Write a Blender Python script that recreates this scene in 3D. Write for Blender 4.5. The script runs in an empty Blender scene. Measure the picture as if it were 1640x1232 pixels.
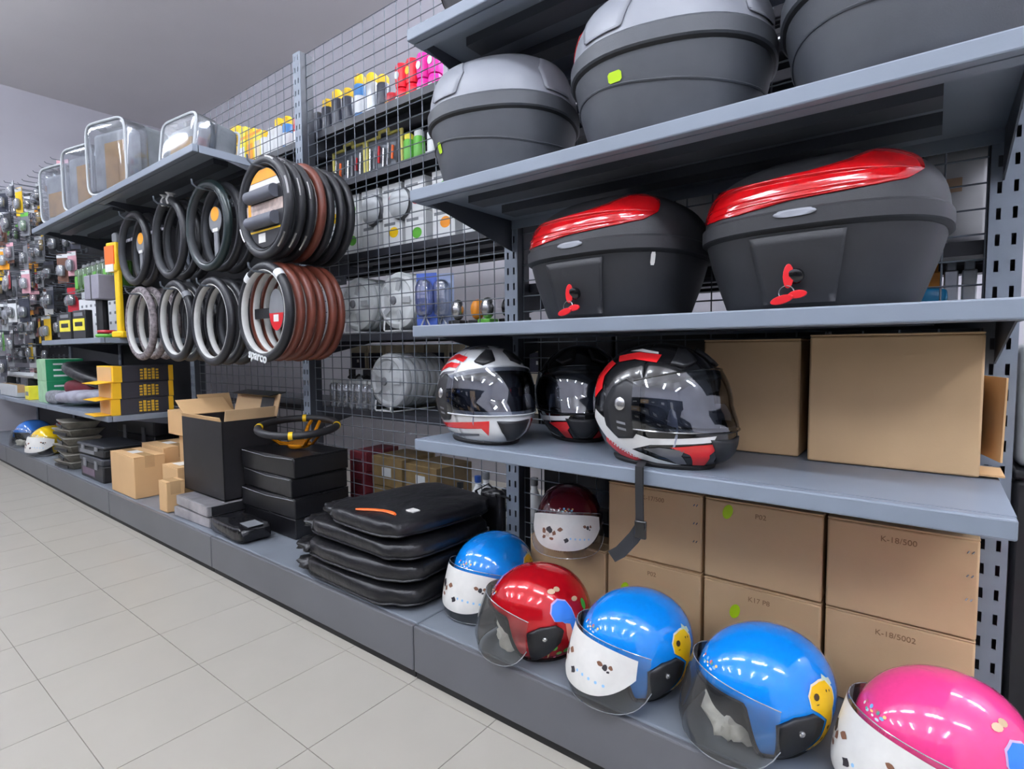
import bpy, math, random
from mathutils import Vector, Matrix
from mathutils.geometry import tessellate_polygon
random.seed(11)
sc = bpy.context.scene
COL = sc.collection
PI = math.pi
# ---------------------------------------------------------------- camera
cam = bpy.data.cameras.new('camera'); cam.sensor_width = 36.0; cam.lens = 19.278; cam.clip_start = 0.02
camo = bpy.data.objects.new('camera', cam); COL.objects.link(camo)
_r, _u, _f = (0.79261, 0.60967, -0.00781), (-0.03273, 0.05534, 0.99793), (-0.60885, 0.79072, -0.06382)
camo.matrix_world = Matrix(((_r[0], _u[0], -_f[0], -0.1009), (_r[1], _u[1], -_f[1], -1.4579), (_r[2], _u[2], -_f[2], 0.8975), (0, 0, 0, 1)))
sc.camera = camo
# ---------------------------------------------------------------- world, exposure
w = bpy.data.worlds.new('world'); sc.world = w; w.use_nodes = True
w.node_tree.nodes['Background'].inputs[0].default_value = (0.8, 0.85, 1, 1)
w.node_tree.nodes['Background'].inputs[1].default_value = 0.05
sc.view_settings.view_transform = 'Standard'; sc.view_settings.look = 'None'
sc.view_settings.gamma = 1.0; sc.view_settings.use_curve_mapping = False
sc.view_settings.exposure = 0.0
TUBE_POWER = 88.0
CEIL = 3.5
# ---------------------------------------------------------------- materials
def lin(c):
    return tuple(((x / 255) / 12.92 if x / 255 <= 0.04045 else ((x / 255 + 0.055) / 1.055) ** 2.4) for x in c)
MC = {}
def mat(key, col=(128, 128, 128), rough=0.5, metal=0.0, var=0.08, scale=18.0, bump=0.0, bscale=60.0, coat=0.0, emit=0.0, spec=0.5, detail=4.0):
    if key in MC: return MC[key]
    m = bpy.data.materials.new(key); m.use_nodes = True; nt = m.node_tree; b = nt.nodes['Principled BSDF']
    c = lin(col)
    tc = nt.nodes.new('ShaderNodeTexCoord')
    n = nt.nodes.new('ShaderNodeTexNoise'); n.inputs['Scale'].default_value = scale; n.inputs['Detail'].default_value = detail
    nt.links.new(tc.outputs['Object'], n.inputs['Vector'])
    r = nt.nodes.new('ShaderNodeValToRGB')
    r.color_ramp.elements[0].position = 0.3; r.color_ramp.elements[1].position = 0.7
    r.color_ramp.elements[0].color = tuple(x * (1 - var) for x in c) + (1,)
    r.color_ramp.elements[1].color = tuple(min(1, x * (1 + var)) for x in c) + (1,)
    nt.links.new(n.outputs['Fac'], r.inputs['Fac']); nt.links.new(r.outputs['Color'], b.inputs['Base Color'])
    b.inputs['Roughness'].default_value = rough; b.inputs['Metallic'].default_value = metal
    b.inputs['Specular IOR Level'].default_value = spec
    if coat: b.inputs['Coat Weight'].default_value = coat; b.inputs['Coat Roughness'].default_value = 0.04
    if bump:
        n2 = nt.nodes.new('ShaderNodeTexNoise'); n2.inputs['Scale'].default_value = bscale; n2.inputs['Detail'].default_value = 5
        nt.links.new(tc.outputs['Object'], n2.inputs['Vector'])
        bp = nt.nodes.new('ShaderNodeBump'); bp.inputs['Strength'].default_value = bump; bp.inputs['Distance'].default_value = 0.01
        nt.links.new(n2.outputs['Fac'], bp.inputs['Height']); nt.links.new(bp.outputs['Normal'], b.inputs['Normal'])
    if emit:
        b.inputs['Emission Color'].default_value = c + (1,); b.inputs['Emission Strength'].default_value = emit
    MC[key] = m; return m
def clear(key, tint=(235, 240, 245), gloss=0.12, rough=0.03, haze=0.0, hazecol=(225, 228, 232)):
    if key in MC: return MC[key]
    m = bpy.data.materials.new(key); m.use_nodes = True; nt = m.node_tree
    nt.nodes.remove(nt.nodes['Principled BSDF']); out = nt.nodes['Material Output']
    t = nt.nodes.new('ShaderNodeBsdfTransparent'); t.inputs[0].default_value = lin(tint) + (1,)
    g = nt.nodes.new('ShaderNodeBsdfGlossy'); g.inputs['Roughness'].default_value = rough; g.inputs[0].default_value = (0.9, 0.92, 0.95, 1)
    fr = nt.nodes.new('ShaderNodeFresnel'); fr.inputs[0].default_value = 1.45
    mu = nt.nodes.new('ShaderNodeMath'); mu.operation = 'MULTIPLY_ADD'; mu.inputs[1].default_value = 0.8; mu.inputs[2].default_value = gloss * 0.3
    mu.use_clamp = True
    nt.links.new(fr.outputs[0], mu.inputs[0])
    mx = nt.nodes.new('ShaderNodeMixShader'); nt.links.new(mu.outputs[0], mx.inputs[0])
    base = t.outputs[0]
    if haze:
        d = nt.nodes.new('ShaderNodeBsdfDiffuse'); d.inputs[0].default_value = lin(hazecol) + (1,)
        nz = nt.nodes.new('ShaderNodeTexNoise'); nz.inputs['Scale'].default_value = 30
        tc = nt.nodes.new('ShaderNodeTexCoord'); nt.links.new(tc.outputs['Object'], nz.inputs['Vector'])
        hm = nt.nodes.new('ShaderNodeMath'); hm.operation = 'MULTIPLY'; hm.inputs[1].default_value = haze * 2; nt.links.new(nz.outputs['Fac'], hm.inputs[0]); hm.use_clamp = True
        m2 = nt.nodes.new('ShaderNodeMixShader'); nt.links.new(hm.outputs[0], m2.inputs[0]); nt.links.new(t.outputs[0], m2.inputs[1]); nt.links.new(d.outputs[0], m2.inputs[2]); base = m2.outputs[0]
    nt.links.new(base, mx.inputs[1]); nt.links.new(g.outputs[0], mx.inputs[2]); nt.links.new(mx.outputs[0], out.inputs[0])
    MC[key] = m; return m
M_STEEL = mat('painted steel', (122, 131, 143), 0.42, 0.0, 0.05, 6, 0.02, 300)
M_STEELD = mat('dark painted steel', (66, 70, 78), 0.45, 0.0, 0.06, 8)
M_PLINTH = mat('plinth steel', (96, 97, 101), 0.4, 0.0, 0.08, 3)
M_DECK = mat('base deck steel', (118, 124, 132), 0.38, 0.0, 0.12, 7)
M_WIRE = mat('wire steel', (104, 110, 118), 0.4, 0.3, 0.05)
M_BLACK = mat('black plastic', (30, 31, 34), 0.45, 0, 0.15, 25)
M_BLACKG = mat('gloss black', (16, 16, 18), 0.15, 0, 0.1, coat=0.6)
M_VINYL = mat('black vinyl', (25, 25, 28), 0.34, 0, 0.15, 12, 0.45, 22)
M_RUBBER = mat('rubber', (22, 22, 24), 0.6)
M_CARD = mat('brown cardboard', (206, 173, 132), 0.85, 0, 0.07, 5, 0.04, 220)
M_CARDL = mat('light cardboard', (203, 165, 118), 0.85, 0, 0.06, 5)
M_CARDD = mat('cardboard edge', (130, 98, 64), 0.9)
M_WHITE = mat('white plastic', (226, 228, 228), 0.35, 0, 0.02)
M_PAPER = mat('white paper', (224, 222, 216), 0.7, 0, 0.04, 40)
M_RED = mat('signal red', (205, 22, 30), 0.3, 0, 0.06)
M_LIME = mat('lime sticker', (178, 214, 10), 0.6, 0, 0.04)
M_YEL = mat('yellow', (240, 196, 20), 0.5, 0, 0.05)
M_ORANGE = mat('orange', (255, 110, 40), 0.5)
M_SILVER = mat('silver', (200, 200, 200), 0.25, 0.9)
M_GREY = mat('mid grey plastic', (120, 122, 126), 0.5)
M_LGREY = mat('light grey plastic', (186, 190, 192), 0.42, 0, 0.05)
M_INK = mat('black ink', (52, 42, 34), 0.8)
M_CLEAR = clear('clear plastic')
# ---------------------------------------------------------------- mesh builder
class MB:
    def __init__(s): s.v = []; s.f = []; s.m = []
    def add(s, vs, fs, m=0, M=None):
        b = len(s.v)
        for p in vs:
            p = Vector(p)
            s.v.append(M @ p if M is not None else p)
        for f in fs: s.f.append([i + b for i in f]); s.m.append(m)
        return s
    def box(s, x0, x1, y0, y1, z0, z1, m=0, M=None):
        vs = [(x, y, z) for z in (z0, z1) for y in (y0, y1) for x in (x0, x1)]
        return s.add(vs, [(0, 2, 3, 1), (4, 5, 7, 6), (0, 1, 5, 4), (2, 6, 7, 3), (0, 4, 6, 2), (1, 3, 7, 5)], m, M)
    def loft(s, rings, m=0, closed=True, cap0=True, cap1=True, M=None, loop=False):
        n = len(rings[0]); vs = [p for r in rings for p in r]; fs = []
        k = len(rings)
        for i in range(k if loop else k - 1):
            i2 = (i + 1) % k
            for j in range(n if closed else n - 1):
                j2 = (j + 1) % n
                fs.append((i * n + j, i * n + j2, i2 * n + j2, i2 * n + j))
        if not loop and closed:
            if cap0: fs.append(tuple(reversed(range(n))))
            if cap1: fs.append(tuple((k - 1) * n + j for j in range(n)))
        return s.add(vs, fs, m, M)
    def lathe(s, prof, n=24, m=0, M=None):
        rings = [[(r * math.cos(2 * PI * j / n), r * math.sin(2 * PI * j / n), z) for j in range(n)] for r, z in prof]
        return s.loft(rings, m, True, True, True, M)
    def tube(s, pts, r, n=8, m=0, loop=False, M=None, ry=None):
        pts = [Vector(p) for p in pts]; rings = []; k = len(pts); prev = None
        for i, p in enumerate(pts):
            a = pts[(i - 1) % k] if (loop or i > 0) else p
            b = pts[(i + 1) % k] if (loop or i < k - 1) else p
            t = (b - a).normalized()
            if prev is None:
                up = Vector((0, 0, 1)) if abs(t.z) < 0.9 else Vector((1, 0, 0))
                x = t.cross(up).normalized()
            else:
                x = (prev - t * prev.dot(t)).normalized()
            prev = x; y = t.cross(x)
            rr = r[i] if isinstance(r, (list, tuple)) else r
            r2 = rr if ry is None else ry
            rings.append([p + x * (rr * math.cos(2 * PI * j / n)) + y * (r2 * math.sin(2 * PI * j / n)) for j in range(n)])
        return s.loft(rings, m, True, True, True, M, loop)
    def torus(s, R, r, n=48, k=12, m=0, M=None, rz=None):
        rz = rz or r
        rings = [[((R + r * math.cos(2 * PI * j / k)) * math.cos(2 * PI * i / n), (R + r * math.cos(2 * PI * j / k)) * math.sin(2 * PI * i / n), rz * math.sin(2 * PI * j / k)) for j in range(k)] for i in range(n)]
        return s.loft(rings, m, True, False, False, M, True)
    def prism(s, poly, z0, z1, m=0, M=None):
        n = len(poly)
        return s.loft([[(x, y, z0) for x, y in poly], [(x, y, z1) for x, y in poly]], m, True, True, True, M)
    def patch(s, surf, poly, off=0.001, m=0, div=2, M=None):
        tris = tessellate_polygon([[Vector((u, v, 0)) for u, v in poly]])
        P = [Vector((u, v)) for u, v in poly]
        T = [tuple(t) for t in tris]; P = list(P)
        for _ in range(div):
            cache = {}; N = []
            def mid(a, b):
                k = (min(a, b), max(a, b))
                if k not in cache: cache[k] = len(P); P.append((P[a] + P[b]) / 2)
                return cache[k]
            for a, b, c in T:
                ab, bc, ca = mid(a, b), mid(b, c), mid(c, a)
                N += [(a, ab, ca), (ab, b, bc), (ca, bc, c), (ab, bc, ca)]
            T = N
        vs = []
        for q in P:
            p, nn = snorm(surf, q[0], q[1]); nn = onorm(p, nn); vs.append(p + nn * off)
        T2 = []
        for a, b, c in T:
            nn = onorm(*snorm(surf, P[a][0], P[a][1]))
            g = (vs[b] - vs[a]).cross(vs[c] - vs[a])
            T2.append((a, b, c) if g.dot(nn) >= 0 else (a, c, b))
        return s.add(vs, T2, m, M)
    def mesh(s, name, mats, smooth=30):
        me = bpy.data.meshes.new(name); me.from_pydata([tuple(p) for p in s.v], [], s.f)
        for q in (mats if isinstance(mats, (list, tuple)) else [mats]): me.materials.append(q)
        me.polygons.foreach_set('material_index', s.m)
        if smooth:
            me.polygons.foreach_set('use_smooth', [True] * len(s.f)); me.set_sharp_from_angle(angle=math.radians(smooth))
        me.update(); return me
    def build(s, name, mats, parent=None, smooth=30, bevel=0, solid=0, soff=-1.0, smat=0, sub=0, loc=None, rot=None, seg=2, weld=0):
        o = bpy.data.objects.new(name, s.mesh(name, mats, smooth)); COL.objects.link(o)
        if weld: q = o.modifiers.new('weld', 'WELD'); q.merge_threshold = weld
        if parent: o.parent = parent
        if loc: o.location = loc
        if rot: o.rotation_euler = rot
        mods(o, bevel, solid, soff, smat, sub, seg)
        return o
def mods(o, bevel=0, solid=0, soff=-1.0, smat=0, sub=0, seg=2):
    if solid:
        q = o.modifiers.new('solid', 'SOLIDIFY'); q.thickness = solid; q.offset = soff; q.material_offset = smat; q.material_offset_rim = smat
    if bevel:
        q = o.modifiers.new('bevel', 'BEVEL'); q.width = bevel; q.segments = seg; q.limit_method = 'ANGLE'; q.angle_limit = math.radians(40)
    if sub:
        q = o.modifiers.new('sub', 'SUBSURF'); q.levels = sub; q.render_levels = sub
def snorm(surf, u, v, h=0.4):
    p = Vector(surf(u, v)); a = Vector(surf(u + h, v)) - Vector(surf(u - h, v)); b = Vector(surf(u, v + h)) - Vector(surf(u, v - h))
    n = a.cross(b)
    if n.length < 1e-12: n = Vector((0, 0, 1))
    return p, n.normalized()
def onorm(p, n): return n if n.dot(p) >= 0 else -n
def tag(o, label, cat, group=None, kind=None):
    o['label'] = label; o['category'] = cat
    if group: o['group'] = group
    if kind: o['kind'] = kind
    return o
def thing(name, label, cat, loc=(0, 0, 0), rz=0.0, group=None, rx=0, ry=0):
    o = bpy.data.objects.new(name, None); COL.objects.link(o); o.empty_display_size = 0.05
    o.location = loc; o.rotation_euler = (rx, ry, rz); return tag(o, label, cat, group)
def link(name, me, parent, loc=None, rot=None):
    o = bpy.data.objects.new(name, me); COL.objects.link(o); o.parent = parent
    if loc: o.location = loc
    if rot: o.rotation_euler = rot
    return o
def dup(root, loc, rz=None, label=None, group=None):
    r = root.copy(); COL.objects.link(r); r.location = loc
    if rz is not None: r.rotation_euler = (root.rotation_euler[0], root.rotation_euler[1], rz)
    if label: r['label'] = label
    if group: r['group'] = group
    for ch in list(root.children):
        c = ch.copy(); COL.objects.link(c); c.parent = r
        for g in list(ch.children):
            q = g.copy(); COL.objects.link(q); q.parent = c
    return r
def struct(o): o['kind'] = 'structure'; return o
def text(name, s, size, material, parent, M, shear=0, extrude=0.0003, bold=0.0):
    cu = bpy.data.curves.new('t', 'FONT'); cu.body = s; cu.size = size; cu.align_x = 'CENTER'; cu.align_y = 'CENTER'; cu.extrude = extrude; cu.shear = shear; cu.offset = bold
    o = bpy.data.objects.new('t', cu); COL.objects.link(o)
    me = bpy.data.meshes.new_from_object(o.evaluated_get(bpy.context.evaluated_depsgraph_get()))
    bpy.data.objects.remove(o); me.materials.clear(); me.materials.append(material)
    q = bpy.data.objects.new(name, me); COL.objects.link(q); q.parent = parent; q.matrix_local = M
    return q
FRONT = Matrix.Rotation(PI / 2, 4, 'X')            # text lying on a -y face
def T(x, y, z): return Matrix.Translation((x, y, z))
def RX(a): return Matrix.Rotation(a, 4, 'X')
def RY(a): return Matrix.Rotation(a, 4, 'Y')
def RZ(a): return Matrix.Rotation(a, 4, 'Z')
def ell(rx, ry, n=14, cx=0, cy=0): return [(cx + rx * math.cos(2 * PI * i / n), cy + ry * math.sin(2 * PI * i / n)) for i in range(n)]
# ---------------------------------------------------------------- room
XL, XR, YB, YF = -7.35, 2.6, 1.40, -5.2
M_WALL = mat('wall paint', (205, 203, 210), 0.8, 0, 0.02, 2)
M_CEIL = mat('ceiling paint', (224, 220, 219), 0.85, 0, 0.02, 1.5)
M_GROUT = mat('grout', (143, 139, 130), 0.85, 0, 0.05, 20)
M_TILE = mat('floor tile', (171, 166, 155), 0.36, 0, 0.03, 5)
fl = struct(MB().box(XL, XR, YF, YB, -0.06, -0.0025).build('floor', M_GROUT))
PX, PY = 0.278, 0.30
tile_me = MB().box(-PX / 2 + 0.001, PX / 2 - 0.001, -PY / 2 + 0.001, PY / 2 - 0.001, -0.0022, 0.0).mesh('tile', M_TILE, 0)
for i in range(-18, 11):
    for j in range(-8, 3):
        x = -2.306 + PX * (i + 0.5); y = -1.105 + PY * (j + 0.5)
        if -7.2 < x < 0.7 and y > -3.5 and y < -0.3: link('tile', tile_me, fl, (x, y, 0))
b = MB(); b.box(XL, XR, YF, -3.36, -0.0024, 0.0); b.box(XL, XR, -0.205 + 0.19, YB, -0.0024, 0.0); b.box(0.7, XR, -3.36, -0.015, -0.0024, 0.0)
b.build('tiled_remainder', M_TILE, fl)
struct(MB().box(XL - .1, XR + .1, YF - .1, YB + .1, CEIL, CEIL + 0.1).build('ceiling', M_CEIL))
struct(MB().box(XL - .1, XR + .1, YB, YB + 0.1, 0, CEIL).build('wall_back', M_WALL))
struct(MB().box(XL - .1, XL, YF, YB, 0, CEIL).build('wall_left', M_WALL))
struct(MB().box(XR, XR + .1, YF, YB, 0, CEIL).build('wall_right', M_WALL))
struct(MB().box(XL - .1, XR + .1, YF - .1, YF, 0, CEIL).build('wall_front', M_WALL))
# ceiling lights: bare twin tubes on a white batten
M_TUBE = mat('fluorescent tube', (236, 243, 255), 0.5, emit=TUBE_POWER, var=0.0)
lt_h = MB().box(-0.62, 0.62, -0.022, 0.022, -0.045, 0).mesh('batten', M_WHITE, 0)
_b = MB(); _b.tube([(-0.6, 0, 0), (0.6, 0, 0)], 0.016, 10); lt_t = _b.mesh('tube', M_TUBE)
def ceiling_light(x, y, rz, lab, grp=None):
    t = thing('ceiling_light', lab, 'ceiling light', (x, y, CEIL - 0.42), rz, grp)
    link('batten', lt_h, t, (0, 0, 0))
    for s in (-1, 1): link('tube', lt_t, t, (0, 0.055 * s, -0.03))
    rod = MB(); rod.tube([(-0.45, 0, 0), (-0.45, 0, 0.42)], 0.005, 6); rod.tube([(0.45, 0, 0), (0.45, 0, 0.42)], 0.005, 6); rod.build('hanger_rod', M_SILVER, t)
for x in (-5.6, -3.7, -1.8, 0.1, 2.0):
    ceiling_light(x, -1.75, 0, 'white fluorescent batten hung over the aisle in front of the shelves', 'aisle lights')
for x in (-5.4, -3.6, -1.8, 0.0, 1.6):
    ceiling_light(x, -3.9, PI / 2, 'white fluorescent batten hung crosswise near the opposite wall', 'crosswise lights')
for x in (-1.3, .4, 2.0):
    ceiling_light(x, 0.95, 0, 'white fluorescent batten hung over the passage behind the shelves', 'rear passage lights')
# ---------------------------------------------------------------- shelving
W = 1.2; YS = -0.465
UPX = [0, -1.2, -2.4, -3.6, -4.8, -6.0, -7.2]
fb = MB()
for x0, x1 in ((-.026, -.0155), (-.0085, .0085), (.0155, .026)): fb.box(x0, x1, -.032, -.029, 0, 2.225)
for k in range(45):
    z = 0.012 + 0.05 * k
    for sx in (-1, 1):
        xa, xb = sorted((sx * .0085, sx * .0155)); fb.box(xa, xb, -.032, -.029, z, min(2.225, z + 0.028))
face_me = fb.mesh('slotted_face', M_STEEL, 0)
cb = MB(); cb.box(-.026, -.0235, -.029, .03, 0, 2.225); cb.box(.0235, .026, -.029, .03, 0, 2.225); cb.box(-.026, .026, .03, .033, 0, 2.225)
chan_me = cb.mesh('channel', M_STEELD, 0)
for i, x in enumerate(UPX):
    t = thing('shelf_upright', ['slotted grey steel upright beside the big cartons', 'slotted grey steel upright behind the white and red helmet', 'tall slotted grey steel upright behind the steering wheel covers', 'slotted upright behind the yellow and black boxes', 'slotted upright beside the green bottles', 'slotted upright among the hanging packs', 'slotted upright by the far end wall'][i], 'shelf upright', (x, 0, 0))
    link('slotted_face', face_me, t); link('channel', chan_me, t)
def wire_panel(x0, x1, z0, z1, lab, y=0.0):
    t = thing('wire_mesh_panel', lab, 'mesh panel', ((x0 + x1) / 2, y, z0)); h = (x1 - x0) / 2; L = z1 - z0
    a = MB(); n = round((x1 - x0) / 0.066)
    for k in range(n + 1):
        x = -h + 2 * h * k / n; a.tube([(x, 0, 0), (x, 0, L)], 0.0020, 5)
    a.build('vertical_wires', M_WIRE, t)['kind'] = 'stuff'
    a = MB(); n = round(L / 0.05)
    for k in range(n + 1): a.tube([(-h, -.003, L * k / n), (h, -.003, L * k / n)], 0.0020, 5)
    a.build('horizontal_wires', M_WIRE, t)['kind'] = 'stuff'
for x0, x1, lab in ((-1.172, -.028, 'grey wire mesh back panel behind the top cases'), (-2.372, -1.228, 'grey wire mesh back panel open above the seat cushions'), (-3.572, -2.428, 'grey wire mesh back panel behind the steering wheel covers'), (-4.772, -3.628, 'grey wire mesh back panel above the yellow boxes')):
    wire_panel(x0, x1, 0.17, 2.22, lab)
def shelf_meshes(L, D, th, key, dark=False):
    h = L / 2; MS = mat('shade-darkened steel', (44, 46, 53), .45) if dark else M_STEEL  # rear shelves: shade of the undersides is put into the steel colour
    lip = MB().box(-h, h, -D, -D + 0.022, -th, 0).mesh('front_lip', MS, 0)
    d = MB(); d.box(-h, h, -D + 0.024, 0, -0.003, -0.0005); d.box(-h, h, -0.003, 0, -th, -0.003)
    d.box(-h, -h + .002, -D + .024, -.003, -th, -.003); d.box(h - .002, h, -D + .024, -.003, -th, -.003); d.box(-h, h, -D + .024, -D + .055, -th, -th + .002)
    deck = d.mesh('deck', MS, 0)
    r = MB(); r.box(-h + .1, h - .1, -D * .66 - .03, -D * .66 + .03, -th + .004, -.003); r.box(-h + .1, h - .1, -D * .33 - .03, -D * .33 + .03, -th + .004, -.003)
    rib = r.mesh('stiffening_rib', M_STEELD, 0)
    br = MB(); br.loft([[(-.0015, 0, -.003), (-.0015, -D + .06, -.003), (-.0015, -D + .06, -.02), (-.0015, 0, -.1)], [(.0015, 0, -.003), (.0015, -D + .06, -.003), (.0015, -D + .06, -.02), (.0015, 0, -.1)]])
    return lip, deck, rib, br.mesh('bracket', M_STEELD, 0)
SM = {}
def shelf(xc, y, z, L, D, lab, th=0.03, rz=0, cat='shelf', group=None):
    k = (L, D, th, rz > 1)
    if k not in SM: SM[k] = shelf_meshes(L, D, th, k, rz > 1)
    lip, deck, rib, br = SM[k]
    t = thing('metal_shelf', lab, cat, (xc, y, z), rz, group)
    o = link('front_lip', lip, t); mods(o, 0.003); link('deck', deck, t); link('stiffening_rib', rib, t)
    for s in (-1, 1): link('bracket', br, t, (s * (L / 2 - .004), 0, 0))
    return t
zB, zC, zD, zE = 1.715, 1.313, 0.962, 0.661
for z, lab in ((zB, 'grey metal shelf above the large plain top cases'), (zC, 'grey metal shelf carrying the large plain top cases'), (zD, 'grey metal shelf carrying the red-lens top cases'), (zE, 'grey metal shelf carrying the full face helmets')):
    shelf(-.6, -.034, z, 1.194, 0.431, lab)
shelf(-3.0, -.034, 1.705, 1.194, 0.45, 'grey metal shelf over the steering wheel covers')
shelf(-4.2, -.034, 1.705, 1.194, 0.45, 'grey metal shelf under the bagged seat cover sets')
for i, x in enumerate((-4.2, -5.4, -6.6)):
    shelf(x, -.034, 0.553, 1.194, 0.431, ['grey metal shelf under the yellow and black boxes', 'grey metal shelf under the green boxes', 'low grey metal shelf by the far end wall'][i])
shelf(-4.24, -.034, 0.98, 1.16, 0.43, 'short-lipped grey shelf under the yellow labelled packs')
# base units
h = 0.598
pl = MB().box(-h, h, -.481, -.465, 0.022, 0.1495).mesh('plinth_board', M_PLINTH, 0)
kk = MB().box(-h, h, -.472, -.462, 0.0, 0.022).mesh('kick_strip', M_RUBBER, 0)
dk = MB().box(-h, h, -.464, -.036, 0.1, 0.1505).mesh('deck', M_DECK, 0)
blabs = ['grey base deck and plinth under the children\'s helmets', 'grey base deck and plinth under the seat cushions', 'grey base deck and plinth under the tall black box', 'grey base deck and plinth under the black toolboxes', 'grey base deck and plinth under the far children\'s helmets', 'grey base deck and plinth by the far end wall']
for i in range(6):
    t = thing('base_unit', blabs[i], 'base unit', (-.6 - 1.2 * i, 0, 0))
    o = link('plinth_board', pl, t); mods(o, 0.004); link('kick_strip', kk, t); o = link('deck', dk, t); mods(o, 0.004)
# rear side of the gondola
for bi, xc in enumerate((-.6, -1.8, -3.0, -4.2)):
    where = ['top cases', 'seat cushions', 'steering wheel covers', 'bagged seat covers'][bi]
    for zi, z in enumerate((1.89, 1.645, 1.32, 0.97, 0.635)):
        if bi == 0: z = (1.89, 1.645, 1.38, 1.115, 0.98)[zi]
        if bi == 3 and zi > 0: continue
        shelf(xc, 0.036, z, 1.19, 0.42, 'shade-darkened rear shelf seen through mesh behind the %s, %s tier' % (where, ['top', 'second', 'third', 'fourth', 'fifth'][zi]), rz=PI, cat='shelf')
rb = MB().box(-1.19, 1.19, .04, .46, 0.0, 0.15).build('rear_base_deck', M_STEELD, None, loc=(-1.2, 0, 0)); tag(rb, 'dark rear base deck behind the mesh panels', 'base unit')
# ---------------------------------------------------------------- hooks, dark back panels
M_PANEL = mat('black back panel', (26, 27, 32), 0.7)
def back_panel(x0, x1, z0, z1, lab):
    o = MB().box(x0, x1, -.02, -.012, z0, z1).build('back_panel', M_PANEL, None, bevel=0.002)
    tag(o, lab, 'back panel')
back_panel(-3.57, -2.43, 0.86, 1.66, 'black back panel behind the steering wheel covers')
back_panel(-4.77, -3.63, 0.56, 1.66, 'black back panel behind the yellow boxes and small shelf')
back_panel(-5.97, -4.83, 0.18, 2.2, 'black back panel behind the hanging packs')
back_panel(-7.17, -6.03, 0.18, 2.2, 'black back panel by the far end wall')
back_panel(-4.77, -3.63, 0.18, 0.52, 'black back panel behind the black toolboxes')
# ---------------------------------------------------------------- cardboard boxes
def carton(x0, x1, y0, y1, z0, z1, lab, m=None, rz=0.0, group=None, tape=True, name='carton', flapseam=True):
    m = m or M_CARD
    w, d, hh = (x1 - x0) / 2, (y1 - y0) / 2, z1 - z0
    t = thing(name, lab, 'box', ((x0 + x1) / 2, (y0 + y1) / 2, z0), rz, group)
    MB().box(-w, w, -d, d, 0.001, hh - 0.004).build('body', m, t, bevel=0.004)
    b = MB(); b.box(-w, w, -d, -0.002, hh - 0.004, hh); b.box(-w, w, 0.002, d, hh - 0.004, hh); b.build('top_flap', m, t, bevel=0.0015)
    if tape:
        b = MB(); b.box(-w, w, -.022, .022, hh, hh + .0006); b.box(w, w + .0006, -.022, .022, hh - .06, hh); b.build('tape', mat('packing tape', (190, 156, 112), 0.25), t)
    return t
cols = [(-1.043, -.793), (-.786, -.534), (-.526, -.276), (-.268, -.022)]
marks = {(1, 1): 'K-17/500', (2, 1): 'P02', (3, 1): 'K-18/500', (1, 0): 'P02', (2, 0): 'K17 P8', (3, 0): 'K-18/5002', (0, 0): 'K17 P'}
names_ = ['lower carton under the dark red helmet, leftmost of its row', 'carton with a stencilled code behind the red helmet', 'carton with a lime sticker behind the second blue helmet', 'carton beside the slotted upright behind the pink helmet']
for ci, (x0, x1) in enumerate(cols):
    for r in (0, 1):
        if (ci, r) == (0, 1): continue
        lab = ('brown carton, ' + ['bottom', 'top'][r] + ' of its stack, ' + ['under the dark red helmet', 'behind the hanging black strap', 'next to a lime sticker on its left neighbour\'s side', 'beside the slotted upright'][ci])
        if ci == 2: lab = 'brown carton with a lime sticker, %s of its stack in the row' % ['bottom', 'top'][r]
        z0 = 0.1515 + r * 0.196; y0 = -.15 + random.uniform(-.004, .006)
        t = carton(x0, x1, y0, -.04, z0, z0 + 0.194, lab, tape=False)
        text('printed_code', marks[(ci, r)], 0.016, mat('faded ink', (146, 114, 80), 0.9), t, T(0.0 if ci else -.02, -(-.04 - y0) / 2 - .0004, 0.165) @ FRONT)
        if (ci, r) in ((2, 1), (2, 0), (1, 0)):
            sx = {(2, 1): -.072, (2, 0): -.052, (1, 0): -.075}[(ci, r)]; sz = {(2, 1): .166, (2, 0): .128, (1, 0): .108}[(ci, r)]
            MB().prism(ell(.011, .018, 14), 0, .0008).build('price_sticker', M_LIME, t, loc=(sx, -(-.04 - y0) / 2 - .0002, sz), rot=(PI / 2, 0.3, 0))
        if (ci, r) in ((1, 1), (3, 1)):
            for q in range(3):
                for e in (0, 1): MB().tube([(.105 + e * .007, -(-.04 - y0) / 2 - .001, .165 - q * .045), (.108 + e * .007, -(-.04 - y0) / 2 - .001, .170 - q * .045)], .0012, 5).build('staple', M_SILVER, t)
carton(-.53, -.326, -.16, -.05, zE, zE + 0.255, 'large brown carton behind the black and red helmet', tape=False)
t = carton(-.305, -.03, -.185, -.05, zE, zE + 0.262, 'large brown carton with a torn open end beside the upright', tape=False)
MB().box(0, .003, -.06, .05, 0, .15).build('side_flap', M_CARDL, t, loc=(.150, 0, .03), rot=(0, .02, .25))
MB().box(0, .034, -.05, .04, 0, .003).build('bottom_flap', M_CARDL, t, loc=(.138, -.012, .004))
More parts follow.
